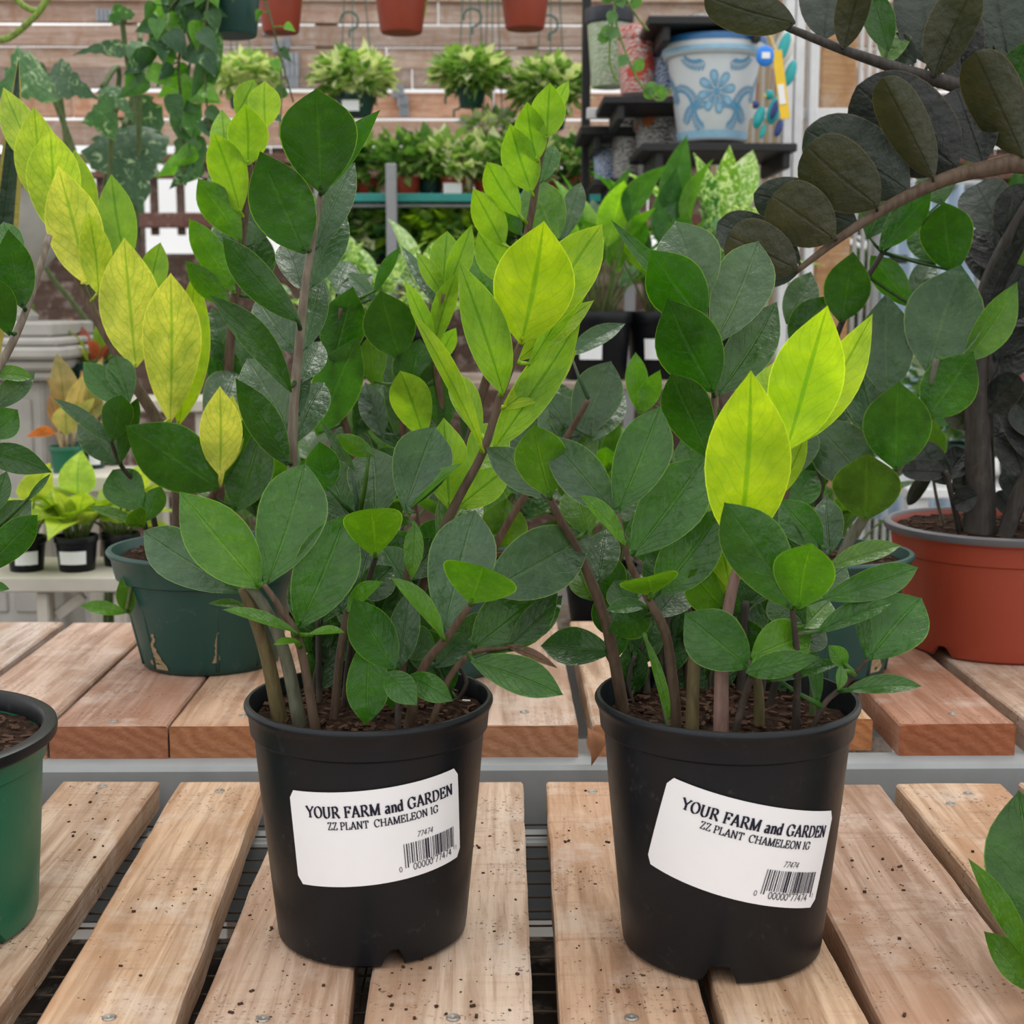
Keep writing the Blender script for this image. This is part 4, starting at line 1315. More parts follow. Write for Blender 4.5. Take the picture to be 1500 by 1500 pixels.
# fuller undergrowth inside the two front plants
def fill(P, spots, Y, seed):
    r_ = random.Random(seed)
    for (x, y, tx, ty) in spots:
        yy = r_.uniform(*Y)
        stem(P, [(x, 1040), ((x * 2 + tx) / 3, (y + 1040) / 2), (x, y)], (yy, yy + .01), (4, 3), 'dark', [
            (x, y, tx, ty, r_.uniform(48, 66), r_.uniform(.0, .03), r_.choice('dded')), (x, y + 18, 2 * x - tx, ty + r_.uniform(10, 40), r_.uniform(44, 60), r_.uniform(.0, .03), r_.choice('ddme')),
            (x, y + 55, x + r_.uniform(-50, 50), y - 20, r_.uniform(44, 58), .01, r_.choice('dd'))])


fill(PA, [(470, 960, 440, 880), (500, 975, 530, 890), (555, 960, 520, 870), (600, 955, 640, 880), (640, 985, 690, 920), (535, 930, 580, 850), (625, 900, 590, 820), (660, 960, 730, 900)], (.665, .705), 71)
fill(PA, [(480, 880, 450, 800), (560, 850, 520, 770), (620, 830, 660, 760), (520, 800, 490, 720)], (.70, .72), 72)
fill(PB, [(930, 960, 900, 890), (960, 940, 990, 860), (1000, 970, 970, 890), (1050, 960, 1020, 880), (1110, 950, 1140, 880), (1150, 970, 1190, 900), (1080, 900, 1110, 820), (985, 880, 950, 800)], (.655, .70), 73)
fill(PB, [(900, 880, 870, 800), (960, 830, 930, 750), (1010, 830, 1040, 750), (1130, 850, 1160, 770)], (.69, .71), 74)

# ================================================================ background
def zrow(py, Y, px=750):
    return at(px, py, Y).z


def px_box(name, x0, y0, x1, y1, Y, depth, mat, parent=None, color=None, b=.003):
    """a box whose near face spans these photo positions at distance Y"""
    a, c = at(x0, y0, Y), at(x1, y1, Y)
    cen = ((a.x + c.x) / 2, Y + depth / 2, (a.z + c.z) / 2)
    mb = MB().bbox(cen, (abs(c.x - a.x), depth, abs(a.z - c.z)), b)
    return mk(name, mb, mat, parent, color=color)


# ---------------------------------------------------------------- slatted wooden wall
WY = 6.2
wall = bpy.data.objects.new('wall_back', None)
COL.objects.link(wall)
wall.location = (0, WY, FLOOR_Z)
wall['kind'] = 'structure'
wall['label'] = 'weathered wall of horizontal wooden boards with open gaps'
rg = random.Random(31)
z_lo = zrow(214, WY)
xl, xr = at(-420, 100, WY).x, at(1950, 100, WY).x
row = 0
z = z_lo
WCOL = [(.66, .50, .42), (.58, .47, .41), (.68, .57, .50), (.50, .40, .35), (.72, .58, .49), (.62, .47, .38)]
while z < 2.75:
    h = rg.choice((.070, .078, .085, .090)) if row > 1 else .105
    x = xl - rg.uniform(0, 1.2)
    back = (row % 2) * .022
    while x < xr:
        L = rg.uniform(1.6, 2.6)
        mb = MB().bbox((x + L / 2, WY + back + rg.uniform(-.004, .004), z + h / 2), (L - .006, .02, h), .003)
        c = rg.choice(WCOL)
        if row == 1:
            c = (.72, .45, .32)
        j = rg.uniform(.85, 1.2)
        mk('board', mb, M['oldwood_x'], wall, color=tuple(q * j for q in c))
        x += L
    z += h + rg.choice((-.004, .002, .006, .010, .014))
    row += 1
for k in range(9):
    x = lerp(xl, xr, k / 8)
    mb = MB().bbox((x, WY + .08, (2.75 + FLOOR_Z) / 2), (.09, .09, 2.75 - FLOOR_Z), .004)
    mk('post', mb, M['oldwood'], wall, color=(.16, .12, .10))
for (r0, r1) in ((226, 240), (252, 262), (312, 334)):
    z0, z1 = zrow(r1, WY), zrow(r0, WY)
    mb = MB().bbox(((xl + xr) / 2, WY + .01, (z0 + z1) / 2), (xr - xl, .04, z1 - z0), .004)
    mk('rail', mb, M['oldwood_x'], wall, color=(.22, .12, .10))
zlow = zrow(334, WY)
z = FLOOR_Z + .02
while z < zlow - .12:
    for seg in range(6):
        x0_, x1_ = lerp(xl, xr, seg / 6), lerp(xl, xr, (seg + 1) / 6)
        mb = MB().bbox(((x0_ + x1_) / 2, WY + .01, z + .06), (x1_ - x0_ - .006, .02, .12), .003)
        j = rg.uniform(.7, 1.2)
        mk('board', mb, M['oldwood_x'], wall, color=(.15 * j, .105 * j, .085 * j))
    z += .119
xs_ = at(355, 300, WY).x
x = xs_
while x < xr:
    mb = MB().bbox((x + .06, WY + .035, (zrow(226, WY) + zrow(334, WY)) / 2), (.12, .018, zrow(226, WY) - zrow(334, WY) + .06), .003)
    mk('board', mb, M['oldwood'], wall, color=(.17, .13, .10))
    x += .126
x = xl
while x < xs_:
    mb = MB().bbox((x, WY + .035, (zrow(226, WY) + zrow(334, WY)) / 2), (.035, .018, zrow(226, WY) - zrow(334, WY) + .06), .003)
    mk('slat', mb, M['oldwood'], wall, color=(.17, .12, .10))
    x += .115
M_GREY = plain('galvanised_strip', (.30, .32, .35), .45, .5, .4, var=.2)
for (bx, by, w) in ((152, 22, 24), (383, 18, 22), (395, 42, 22), (408, 68, 18), (420, 62, 10), (423, 86, 30), (425, 103, 26), (428, 120, 18), (583, 134, 18), (590, 148, 16), (592, 162, 14), (345, 110, 34)):
    a = at(bx, by, WY - .02)
    mb = MB()
    for q in range(4):
        mb.box((a.x + (q - 1.5) * w * pxm(a) / 4, WY - .018, a.z), (w * pxm(a) / 5.5, .012, 17 * pxm(a)))
    mb.box((a.x, WY - .0115, a.z), (w * pxm(a), .003, 17 * pxm(a)))
    mk('metal_strip', mb, M_GREY, wall)

# outside ground strip is the floor; a hedge line beyond the open lower wall
def foliage_mound(mb, c, rx, ry, rz, n, size, seed, mats=2, up=.35):
    r_ = random.Random(seed)
    for q in range(n):
        while True:
            v = Vector((r_.uniform(-1, 1), r_.uniform(-1, 1), r_.uniform(-1, 1)))
            if .35 < v.length < 1:
                break
        p = Vector(c) + Vector((v.x * rx, v.y * ry, v.z * rz))
        d = (Vector((v.x, v.y, v.z * .6 + r_.uniform(-up, up * 1.6))) + Vector((r_.uniform(-.5, .5), r_.uniform(-.5, .5), r_.uniform(-.4, .4)))).normalized()
        s = size * r_.uniform(.6, 1.25)
        w = d.cross(Vector((r_.uniform(-.5, .5), r_.uniform(-.5, .5), 1))).normalized() * s * .32
        n_ = w.cross(d).normalized() * s * .12
        vs = [p, p + d * s * .45 + w + n_, p + d * s, p + d * s * .45 - w + n_, p + d * s * .5 - n_ * .4]
        mb.add(vs, [(0, 1, 4), (1, 2, 4), (2, 3, 4), (3, 0, 4)], r_.randrange(mats), [(.5, 0), (.9, .5), (.5, 1), (.1, .5), (.5, .5)])
    return mb


def flat_leaf(name, col, trans=.35, rough=.45):
    t = NT(name)
    n = t.noise(40, t.objcoord(), 3)
    c = t.mix(n, tuple(x * .7 for x in col), tuple(min(1, x * 1.25) for x in col))
    t.base(c, rough, .5)
    tr = t.n('ShaderNodeBsdfTranslucent')
    t.l(t.mix(1.0, c, (1.5, 1.6, .8), 'MULTIPLY'), tr.inputs[0])
    ms = t.n('ShaderNodeMixShader')
    ms.inputs[0].default_value = trans
    t.l(t.b.outputs[0], ms.inputs[1]); t.l(tr.outputs[0], ms.inputs[2]); t.l(ms.outputs[0], t.out.inputs[0])
    return t.m


FL = {'cream': flat_leaf('cream_foliage', (.70, .74, .46)), 'light': flat_leaf('light_foliage', (.26, .42, .10)), 'mid': flat_leaf('mid_foliage', (.12, .26, .05)),
      'deep': flat_leaf('deep_foliage', (.05, .14, .035)), 'neon': flat_leaf('neon_foliage', (.32, .52, .03)), 'silver': flat_leaf('silver_foliage', (.42, .48, .40)), 'pink': flat_leaf('pink_petals', (.75, .28, .5)), 'lilac': flat_leaf('lilac_petals', (.6, .5, .75))}


def small_pot(t, c, rt, rb, h, mat, n=32, soil=True):
    mb = MB()
    prof = [(.001, 0), (rb * .94, 0), (rb, h * .03), (lerp(rb, rt, .8) * .97, h * .8), (rt * .97, h * .82), (rt, h * .84), (rt, h * .98), (rt * .98, h), (rt * .92, h), (rt * .90, h * .86), (.001, h * .86)]
    mb.lathe(prof, c, n)
    o = smooth_by_angle(mk('pot', mb, mat, t), 40)
    return o


def wires(t, c, rt, h, ztop, n=3):
    for k in range(n):
        a = 2 * math.pi * k / n + .5
        mb = MB().tube([Vector(c) + Vector((math.cos(a) * rt * .96, math.sin(a) * rt * .96, h * .95)), Vector((c[0], c[1], ztop))], .0022, 5)
        mk('hanger_wire', mb, M['hanger'], t)


M['hanger'] = plain('green_hanger', (.05, .12, .10), .5)


def hook(t, p, s=.05):
    pts = [Vector(p) + Vector((math.cos(a) * s * .5, 0, math.sin(a) * s * .5 + s * .9)) for a in [R(q) for q in range(-90, 200, 24)]]
    mk('hanger_hook', MB().tube([Vector(p)] + pts, .004, 6), M['hanger'], t)


# hanging rails the baskets hang from
def hang_rail(Y, z, label):
    t = thing('hanging_rail', (at(750, 0, Y).x, Y, FLOOR_Z), label, 'rail')
    x0, x1 = at(-500, 0, Y).x, at(2000, 0, Y).x
    mk('rail_pipe', MB().tube([(x0, Y, z), (x1, Y, z)], .02, 10), M['wire'], t)
    for x in (x0, x1):
        mk('post', MB().tube([(x, Y, FLOOR_Z), (x, Y, z + .03)], .025, 10), M['wire'], t)


RZ = {4.9: 1.95, 3.7: 1.85, 2.7: 1.65}
hang_rail(4.9, RZ[4.9], 'overhead pipe carrying the cream green baskets before the board wall')
hang_rail(3.7, RZ[3.7], 'overhead pipe carrying the terracotta hanging pots')
hang_rail(2.7, RZ[2.7], 'overhead pipe carrying the trailing pothos')


def basket(px, rim_row, wpx, bot_row, Y, mat, fol, label, group, mats=('cream', 'light'), seed=1, n=240, size=.075, lab=False, hk=None):
    p = at(px, rim_row, Y)
    s = pxm(p)
    zb = zrow(bot_row, Y)
    h = p.z - zb
    c = Vector((p.x, Y, zb))
    t = thing('hanging_basket', c, label, 'hanging plant', group)
    pot = small_pot(t, c, wpx * s / 2, wpx * s * .36, h, M[mat])
    if lab:
        q = at(px - wpx * .12, lerp(rim_row, bot_row, .45), Y - wpx * s / 2 - .002)
        mk('price_label', MB().bbox(q, (wpx * s * .4, .003, h * .5), .001), M['white_paper'], pot)
    if fol:
        fx, fy, frx, fry = fol
        q = at(fx, fy, Y)
        mb = foliage_mound(MB(), (q.x, Y, q.z), frx * s, frx * s, fry * s, n, size, seed, len(mats))
        mk('foliage', mb, [FL[m] for m in mats], t, kind='stuff')
    wires(t, c, wpx * s / 2, h, RZ[Y] - .04)
    if hk:
        hook(t, at(hk[0], hk[1], Y), .06)
    hook(t, (c.x, Y, RZ[Y] - .06), .06)
    return t


basket(521, 140, 62, 172, 4.9, 'green_plastic', (518, 112, 50, 30), 'cream green trailing plant in a hanging green pot with white price label', None, ('cream', 'light', 'cream', 'mid'), 3, 620, .055, True, (512, 55))
basket(690, 120, 46, 158, 4.9, 'green_plastic', (690, 105, 50, 24), 'cream green trailing plant in a small hanging green pot without label', None, ('cream', 'light', 'light', 'mid'), 4, 600, .052, False, (692, 50))
basket(352, 128, 40, 160, 4.9, 'green_plastic', (356, 110, 44, 22), 'pale trailing plant in a hanging pot behind the trailing pothos vines', None, ('cream', 'light', 'cream'), 5, 450, .052)
basket(806, 150, 56, 190, 4.9, 'green_plastic', (803, 128, 50, 32), 'cream green trailing plant in a hanging pot beside the board wall end', None, ('cream', 'light', 'mid'), 6, 620, .055, False, (804, 60))
basket(722, 206, 36, 222, 4.9, 'green_plastic', (716, 186, 32, 16), 'silver leaved plant in a little low hanging pot above the teal shelf', None, ('silver', 'cream', 'mid'), 7, 140, .055, False, (665, 172))
basket(410, -30, 74, 49, 3.7, 'red_plastic', (405, -40, 40, 30), 'terracotta hanging pot with thin vines trailing over its side', None, ('light', 'mid'), 8, 120, .06)
basket(587, -35, 86, 49, 3.7, 'red_plastic', (587, -50, 50, 30), 'plain terracotta hanging pot above the labelled green basket', None, ('light', 'mid'), 9, 120, .07)
basket(769, -35, 80, 43, 3.7, 'red_plastic', (769, -50, 50, 30), 'plain terracotta hanging pot above the unlabelled green basket', None, ('light', 'mid'), 10, 120, .07)

# ---------------------------------------------------------------- trailing pothos, top left
q = at(336, -35, 2.7)
zb = zrow(54, 2.7)
c = Vector((q.x, 2.7, zb))
tp = thing('trailing_pothos', c, 'pothos in a dark green hanging pot with long leafy vines hanging down', 'hanging plant')
small_pot(tp, c, 48 * pxm(q), 38 * pxm(q), q.z - zb, M['green_plastic'])
wires(tp, c, 48 * pxm(q), q.z - zb, RZ[2.7] - .04)
hook(tp, (c.x, 2.7, RZ[2.7] - .06), .05)
rgv = random.Random(77)
VINES = [
    ([(300, -30), (278, 20), (262, 90), (266, 160), (270, 255)], .0028), ([(305, -30), (290, 30), (276, 110), (272, 190), (275, 240)], .0024),
    ([(310, -30), (300, 40), (300, 110), (306, 190)], .0022), ([(298, -35), (250, 10), (225, 60), (215, 120)], .0026), ([(380, -30), (395, 20), (410, 80), (430, 150)], .0018), ([(375, -30), (400, 40), (412, 110), (410, 200)], .0016)]
for i, (vp, rr) in enumerate(VINES):
    W = catmull([at(x, y, 2.62 + .05 * math.sin(i * 2.1)) for x, y in vp])
    so = mk('vine', MB().tube(W, rr, 6), M['stem'], tp, color=(.10, .12, .05), smooth=True)
    nl = [22, 18, 12, 20, 4, 4][i]
    for k in range(nl):
        p = W[int((k + .5) / nl * (len(W) - 1))]
        s = pxm(p)
        L = rgv.uniform(30, 62) * s * (.55 if i > 3 else 1)
        a = rgv.uniform(-1.1, 1.1)
        d = Vector((math.sin(a), rgv.uniform(-.45, .25), -math.cos(a) * .9))
        b = p + Vector((rgv.uniform(-20, 20) * s, rgv.uniform(-.03, .02), rgv.uniform(-6, 8) * s))
        mb = leaf_mb(b, b + d.normalized() * L, L * rgv.uniform(.5, .75), rgv.uniform(-35, 35), 14, .06, None, PROF_HEART, 500 + i * 20 + k, p, pet=.0012)
        cc = rgv.choice(((.035, .11, .03), (.05, .17, .02), (.10, .28, .02), (.03, .09, .04)))
        mk('leaf', mb, [M['blotch'] if rgv.random() < .3 else M['leaf'], M['stem']], so, origin=b, color=cc, smooth=True)

# ---------------------------------------------------------------- monstera, far left
cm = Vector((at(150, 900, 3.25).x, 3.25, FLOOR_Z))
tm = thing('monstera', cm, 'large split leaved monstera standing behind the stone urn', 'potted plant')
small_pot(tm, cm, .17, .13, .30, M['black_plastic'])
MON = [  # stem path, leaf base, tip, width, dy, roll
    ([(150, 560), (110, 320), (88, 140)], (72, 110), (146, 132), 70, -.10, 10), ([(160, 560), (130, 300), (70, 120)], (60, 95), (-15, 130), 90, -.12, 10), ([(165, 560), (170, 330), (190, 170)], (182, 185), (208, 300), 130, -.10, 0),
    ([(170, 560), (160, 330), (165, 170)], (170, 160), (118, 165), 70, .0, 0), ([(175, 560), (185, 320), (195, 90)], (190, 72), (104, 68), 26, -.05, 25), ([(175, 560), (200, 320), (205, 70)], (205, 60), (196, 118), 40, -.06, 0),
    ([(170, 560), (190, 300), (200, 130)], (200, 140), (240, 230), 66, .02, 0), ([(165, 560), (150, 330), (175, 110)], (150, 128), (200, 172), 34, -.06, 25), ([(160, 560), (60, 380), (30, 240)], (28, 225), (20, 285), 60, -.05, 0), ([(170, 560), (200, 250), (180, 40)], (182, 30), (168, -10), 40, -.03, 0)]
for i, (sp, b, tip, w, dy, ro) in enumerate(MON):
    Y0 = 3.2 + .03 * i - .25 * (i % 2)
    base = at(b[0], b[1], Y0 - .1)
    pts = [Vector((cm.x + .02 * math.sin(i), cm.y + .02 * math.cos(i), FLOOR_Z + .24))] + [at(x, y, Y0) for x, y in sp] + [base]
    so = mk('stem', MB().tube(catmull(pts), .006, 8), M['stem'], tm, color=(.10, .15, .05), smooth=True)
    tp_ = at(tip[0], tip[1], Y0 - .1 + dy)
    mb = leaf_mb(base, tp_, w * pxm(base), ro, 8, .10, None, PROF_HEART, 900 + i, None, .02, .04, None, lobes=5)
    mk('leaf', mb, M['blotch'], so, origin=base, color=((.035, .095, .04), (.05, .14, .045))[i % 2], smooth=True)
pts = [at(210, 190, 3.1), at(140, 60, 3.0), at(70, 10, 2.9), at(30, -30, 2.85)]
pts = [at(-40, 75, 2.9), at(12, 56, 2.9), at(45, 30, 2.9), at(62, 10, 2.9), at(80, -20, 2.9)]
mk('stem', MB().tube(catmull([Vector((cm.x - .03, cm.y, FLOOR_Z + .24)), at(60, 500, 3.2), at(-60, 200, 3.0)] + pts), .007, 8), M['stem'], tm, color=(.22, .34, .06), smooth=True)
mk('stem', MB().tube(catmull([at(57, 16, 2.9), at(40, 12, 2.9), at(15, -8, 2.9)]), .006, 8), M['stem'], tm, color=(.22, .34, .06), smooth=True)

# ---------------------------------------------------------------- stone urn
UY = 2.9
cu = Vector((at(18, 800, UY).x, UY, FLOOR_Z))
tu = thing('stone_urn', cu, 'fluted grey stone urn on a square moulded pedestal', 'urn')
s = pxm(at(18, 500, UY))
Z = lambda r: zrow(r, UY) 
body = MB()


def flute(i, a, r, z):
    return r * (1 + .035 * abs(math.sin(a * 8)) * (1 if 2 < i < 9 else 0)), z


body.lathe([(.001, Z(472)), (52 * s, Z(470)), (54 * s, Z(462)), (40 * s, Z(450)), (30 * s, Z(436)), (34 * s, Z(420)), (56 * s, Z(400)), (84 * s, Z(370)), (100 * s, Z(335)), (106 * s, Z(300)), (110 * s, Z(282)), (122 * s, Z(276)), (122 * s, Z(262)), (104 * s, Z(258)), (90 * s, Z(290)), (.001, Z(300))], (cu.x, cu.y, 0), 64, 0, flute)
smooth_by_angle(mk('bowl', body, M['concrete'], tu), 50)
for nm, hw, r0, r1 in (('plinth', 106, 470, 492), ('plinth', 118, 492, 505), ('cornice', 124, 505, 522), ('cornice', 112, 522, 538), ('cornice', 104, 538, 552), ('pedestal', 82, 552, 905)):
    za, zb_ = Z(r0), Z(r1)
    if nm == 'pedestal':
        zb_ = FLOOR_Z + .06
    mk(nm, MB().bbox((cu.x, cu.y, (za + zb_) / 2), (2 * hw * s, 2 * hw * s, za - zb_), .006), M['concrete'], tu)
mk('base_slab', MB().bbox((cu.x, cu.y, FLOOR_Z + .03), (.32, .32, .06), .006), M['concrete'], tu)
for dx in (-48, 0, 48):
    mk('panel', MB().bbox((cu.x + dx * s, cu.y - 83 * s, Z(730)), (38 * s, 5 * s, (Z(580) - Z(880))), .004), M['concrete'], tu)

# ---------------------------------------------------------------- stepped display stand, left
SY = 2.35
st = thing('display_stand', (at(100, 800, SY).x, SY + .1, FLOOR_Z), 'stepped whitewashed wooden stand left of the tall yellow leaved plant', 'stand')
px_box('tread', -60, 846, 176, 868, SY, .20, M['whitewood'], st)
px_box('tread', 42, 698, 250, 722, SY + .24, .18, M['whitewood'], st)
px_box('tread', 110, 586, 300, 604, SY + .48, .18, M['whitewood'], st)
for (x0, r0, x1, Yq) in ((52, 868, 70, SY + .02), (165, 868, 176, SY + .02), (-40, 868, -20, SY + .02), (46, 722, 62, SY + .26), (225, 722, 240, SY + .26), (118, 604, 130, SY + .50), (285, 604, 298, SY + .50)):
    a, b_ = at(x0, r0, Yq), at(x1, r0, Yq)
    mk('leg', MB().bbox(((a.x + b_.x) / 2, Yq + .02, (a.z + FLOOR_Z) / 2), (b_.x - a.x, .04, a.z - FLOOR_Z), .003), M['whitewood'], st)
mk('brace', MB().tube([at(85, 900, SY + .05), at(122, 872, SY + .05)], .012, 4), M['whitewood'], st)


def rosette(name, label, cat, c, rt, rb, h, mat, n, L, W, tint, mn, seed, elev=(20, 75), group=None, lab=None, prof=PROF_LONG, pet=.3, arch=.10, back=1.0, stemcol=(.12, .18, .05)):
    """a potted plant with arching leaves from the crown"""
    r_ = random.Random(seed)
    t = thing(name, c, label, cat, group)
    po = small_pot(t, c, rt, rb, h, mat)
    mk('soil', soil_mesh((c[0], c[1]), rt * .88, c[2] + h * .88, seed, .003), M['soil'], t, smooth=True)
    if lab:
        zz = c[2] + h * .45
        rr = lerp(rb, rt, .5)
        mb = MB()
        g = []
        for j in range(2):
            for k in range(9):
                a = R(-90 + lab[0] + (k - 4) * lab[1] / 4)
                g.append((c[0] + math.cos(a) * (rr + .003 + .05 * rr * j), c[1] + math.sin(a) * (rr + .003 + .05 * rr * j), zz + (j - .5) * h * lab[2]))
        mb.add(g, [(k, k + 1, k + 10, k + 9) for k in range(8)])
        mk('price_label', mb, M['white_paper'], po)
    z0 = c[2] + h * .88
    for k in range(n):
        az = 2 * math.pi * (k * .381966 + r_.uniform(-.06, .06))
        el = R(r_.uniform(*elev))
        d = Vector((math.cos(az) * math.cos(el), math.sin(az) * math.cos(el), math.sin(el)))
        l = L * r_.uniform(.75, 1.2)
        root = Vector((c[0], c[1], z0)) + Vector((math.cos(az), math.sin(az), 0)) * rt * .3
        b = root + (d + Vector((0, 0, .9))).normalized() * l * pet * r_.uniform(.7, 1.6)
        tip = b + d * l - Vector((0, 0, l * .18 * math.cos(el)))
        so = mk('stem', MB().tube([root - Vector((0, 0, .01)), (root + b) / 2 + Vector((0, 0, .004)), b], [.003, .0025, .002], 6), M['stem'], t, color=stemcol, smooth=True)
        # leaf faces upward and outward
        face = b + Vector((-d.x * .2, -d.y * .2, 1)) * 5
        mb = leaf_mb(b, tip, l * W * r_.uniform(.85, 1.15), r_.uniform(-15, 15), 16, arch, 1, prof, seed * 50 + k, None, None, .03, face)
        cc = tint[k % len(tint)]
        j = r_.uniform(.8, 1.2)
        mk('leaf', mb, M[mn], so, origin=b, color=tuple(q_ * j for q_ in cc), smooth=True)
    return t


def on_tread(px, row, Y):
    return Vector((at(px, row, Y).x, Y, at(px, row, Y).z))


zt = zrow(846, SY)
NEON = [(.42, .58, .05), (.34, .52, .03), (.48, .60, .08)]
rosette('potted_pothos', 'neon yellow pothos in a black pot at the open end of the lower step', 'potted plant', Vector((at(40, 840, SY + .07).x, SY + .07, zt)), .036, .028, .062, M['black_plastic'], 16, .085, .6, NEON, 'lime', 11, (-10, 55), None, (18, 32, .38), PROF_HEART, .5)
rosette('potted_pothos', 'neon yellow pothos in a black pot beside the dark green pot', 'potted plant', Vector((at(114, 842, SY + .07).x, SY + .07, zt)), .038, .030, .064, M['black_plastic'], 20, .095, .6, NEON, 'lime', 12, (-15, 55), None, (4, 36, .36), PROF_HEART, .5)
rosette('potted_pothos', 'neon yellow pothos squeezed between the stand and the green pot', 'potted plant', Vector((at(178, 842, SY + .12).x, SY + .12, zt)), .036, .028, .060, M['black_plastic'], 15, .095, .6, NEON, 'lime', 13, (-15, 55), None, None, PROF_HEART, .5)
zt2 = zrow(698, SY + .24)
PINK = [(.50, .40, .16), (.58, .33, .16), (.42, .40, .14)]
rosette('potted_aglaonema', 'pink and yellow leaved plant in a small bright green pot on the stand', 'potted plant', Vector((at(100, 698, SY + .31).x, SY + .31, zt2)), .033, .027, .052, M['bright_green_plastic'], 7, .105, .5, PINK, 'lime', 21, (40, 85), None, None, PROF_LONG, .45, .06, 1, (.5, .4, .25))
rosette('potted_aglaonema', 'pink tinged plant in a green pot at the back of the upper step', 'potted plant', Vector((at(134, 690, SY + .38).x, SY + .38, zt2)), .030, .025, .052, M['green_plastic'], 5, .09, .5, PINK, 'lime', 22, (50, 85), None, (30, 20, .5), PROF_LONG, .6, .06, 1, (.5, .4, .25))
zt3 = zrow(586, SY + .48)
rosette('potted_bromeliad', 'yellow green strappy bromeliad with a red heart in a dark green pot', 'potted plant', Vector((at(140, 586, SY + .56).x, SY + .56, zt3)), .045, .034, .072, M['green_plastic'], 16, .12, .2, [(.32, .40, .05), (.18, .34, .04), (.45, .10, .06)], 'lime', 23, (10, 60), None, None, PROF_LONG, .1, .12)
# orange planter far behind the urn
ob = Vector((at(116, 455, 5.2).x, 5.2, zrow(486, 5.2)))

ag = [o for o in COL.objects if o.name.startswith('potted_aglaonema')][0]
b0 = at(82, 634, SY + .27)
so = mk('stem', MB().tube(catmull([at(98, 688, SY + .31), at(90, 655, SY + .28), b0]), [.003] * 11, 6), M['stem'], ag, color=(.55, .40, .22), smooth=True)
mk('leaf', leaf_mb(b0, at(38, 640, SY + .25), 16 * pxm(b0), 25, 45, .05, 1, PROF_LONG, 777), M['lime'], so, origin=b0, color=(.70, .22, .06), smooth=True, label='curled orange leaf')
# snake plant at the end of the rear bench
cs = Vector((at(-118, 900, 1.60).x, 1.60, TOP2))
tsn = thing('snake_plant', cs, 'snake plant with dark blades edged in yellow at the end of the rear bench', 'potted plant')
small_pot(tsn, cs, .052, .042, .10, M['black_plastic'])
for i, (tx, ty, mx, my, w) in enumerate(((27, 88, 12, 290, 40), (-70, 140, -90, 330, 44), (-30, 300, -40, 420, 36), (-140, 200, -130, 380, 42))):
    b_ = at(-100 + 8 * i, 700, 1.60)
    b_.z = cs.z + .08
    tp_ = at(tx, ty, 1.56)
    mk('leaf', leaf_mb(b_, tp_, w * pxm(tp_), 30 if i else 20, 20, .04, 1, [(0, .55), (.2, .8), (.5, 1.0), (.7, .95), (.85, .7), (.95, .3), (1, .02)], 950 + i), M['snake'], tsn, origin=b_, color=(.020, .045, .028), smooth=True)
# trailing vine over the painted pots
vb = at(903, -50, 2.7)
cv = Vector((vb.x, 2.7, zrow(-12, 2.7)))
tv_ = thing('trailing_vine', cv, 'thin vine with small round leaves trailing over the painted pots', 'hanging plant')
small_pot(tv_, cv, .045, .036, .07, M['green_plastic'])
wires(tv_, cv, .045, .07, RZ[2.7] - .04)
hook(tv_, (cv.x, 2.7, RZ[2.7] - .06), .05)
rv = random.Random(12)
for i, vp in enumerate(([(900, -16), (902, 30), (918, 80), (935, 118), (955, 142), (970, 147), (984, 130)], [(906, -16), (896, 40), (893, 90), (905, 120)], [(910, -16), (930, 20), (950, 45)])):
    W = catmull([at(x, y, 2.64) for x, y in vp])
    so = mk('vine', MB().tube(W, .0022, 6), M['stem'], tv_, color=(.16, .26, .06), smooth=True)
    for k in range(7 if i == 0 else 4):
        p = W[int((k + .7) / 8 * (len(W) - 1))]
        a = rv.uniform(0, 6.28)
        d = Vector((math.cos(a), -.3, math.sin(a)))
        mk('leaf', leaf_mb(p, p + d * .028, .022, 0, 12, .06, None, PROF, 980 + i * 10 + k, None), M['leaf'], so, origin=p, color=(.07, .18, .05), smooth=True)

# ---------------------------------------------------------------- teal shelf with pots
TY = 4.6
ts = thing('display_shelf', (at(720, 500, TY).x, TY, FLOOR_Z), 'grey metal shelving with a teal edged top shelf before the board wall', 'shelf')
M['teal'] = plain('teal_paint', (.03, .27, .24), .5, .4)
M['greymetal'] = plain('grey_metal', (.30, .31, .32), .5, .5, .2)
px_box('teal_edge', 470, 283, 930, 296, TY, .03, M['teal'], ts)
px_box('shelf_board', 470, 286, 930, 296, TY + .03, .5, M['oldwood_x'], ts, (.40, .34, .30))
px_box('under_rail', 470, 298, 930, 304, TY + .02, .05, M['greymetal'], ts)
px_box('lower_board', 470, 410, 930, 420, TY, .55, M['oldwood_x'], ts, (.30, .26, .24))
for x in (468, 573, 925):
    a = at(x, 240, TY - .04)
    mk('post', MB().bbox((a.x, TY - .04, (a.z + FLOOR_Z) / 2), (.034, .034, a.z - FLOOR_Z), .003), M['greymetal'], ts)
zs = zrow(283, TY)
kinds = [(492, ('deep', 'mid'), 'mid green'), (536, ('light', 'mid'), 'light green'), (598, ('deep', 'mid', 'light'), 'deep green'), (630, ('mid', 'light'), 'fresh green'), (664, ('cream', 'light'), 'cream flecked, white labelled'), (712, ('cream', 'light', 'mid'), 'pale'), (760, ('light', 'mid'), 'bushy light green'), (808, ('mid', 'cream'), 'mixed cream green'), (856, ('mid', 'deep'), 'bushy deep green')]
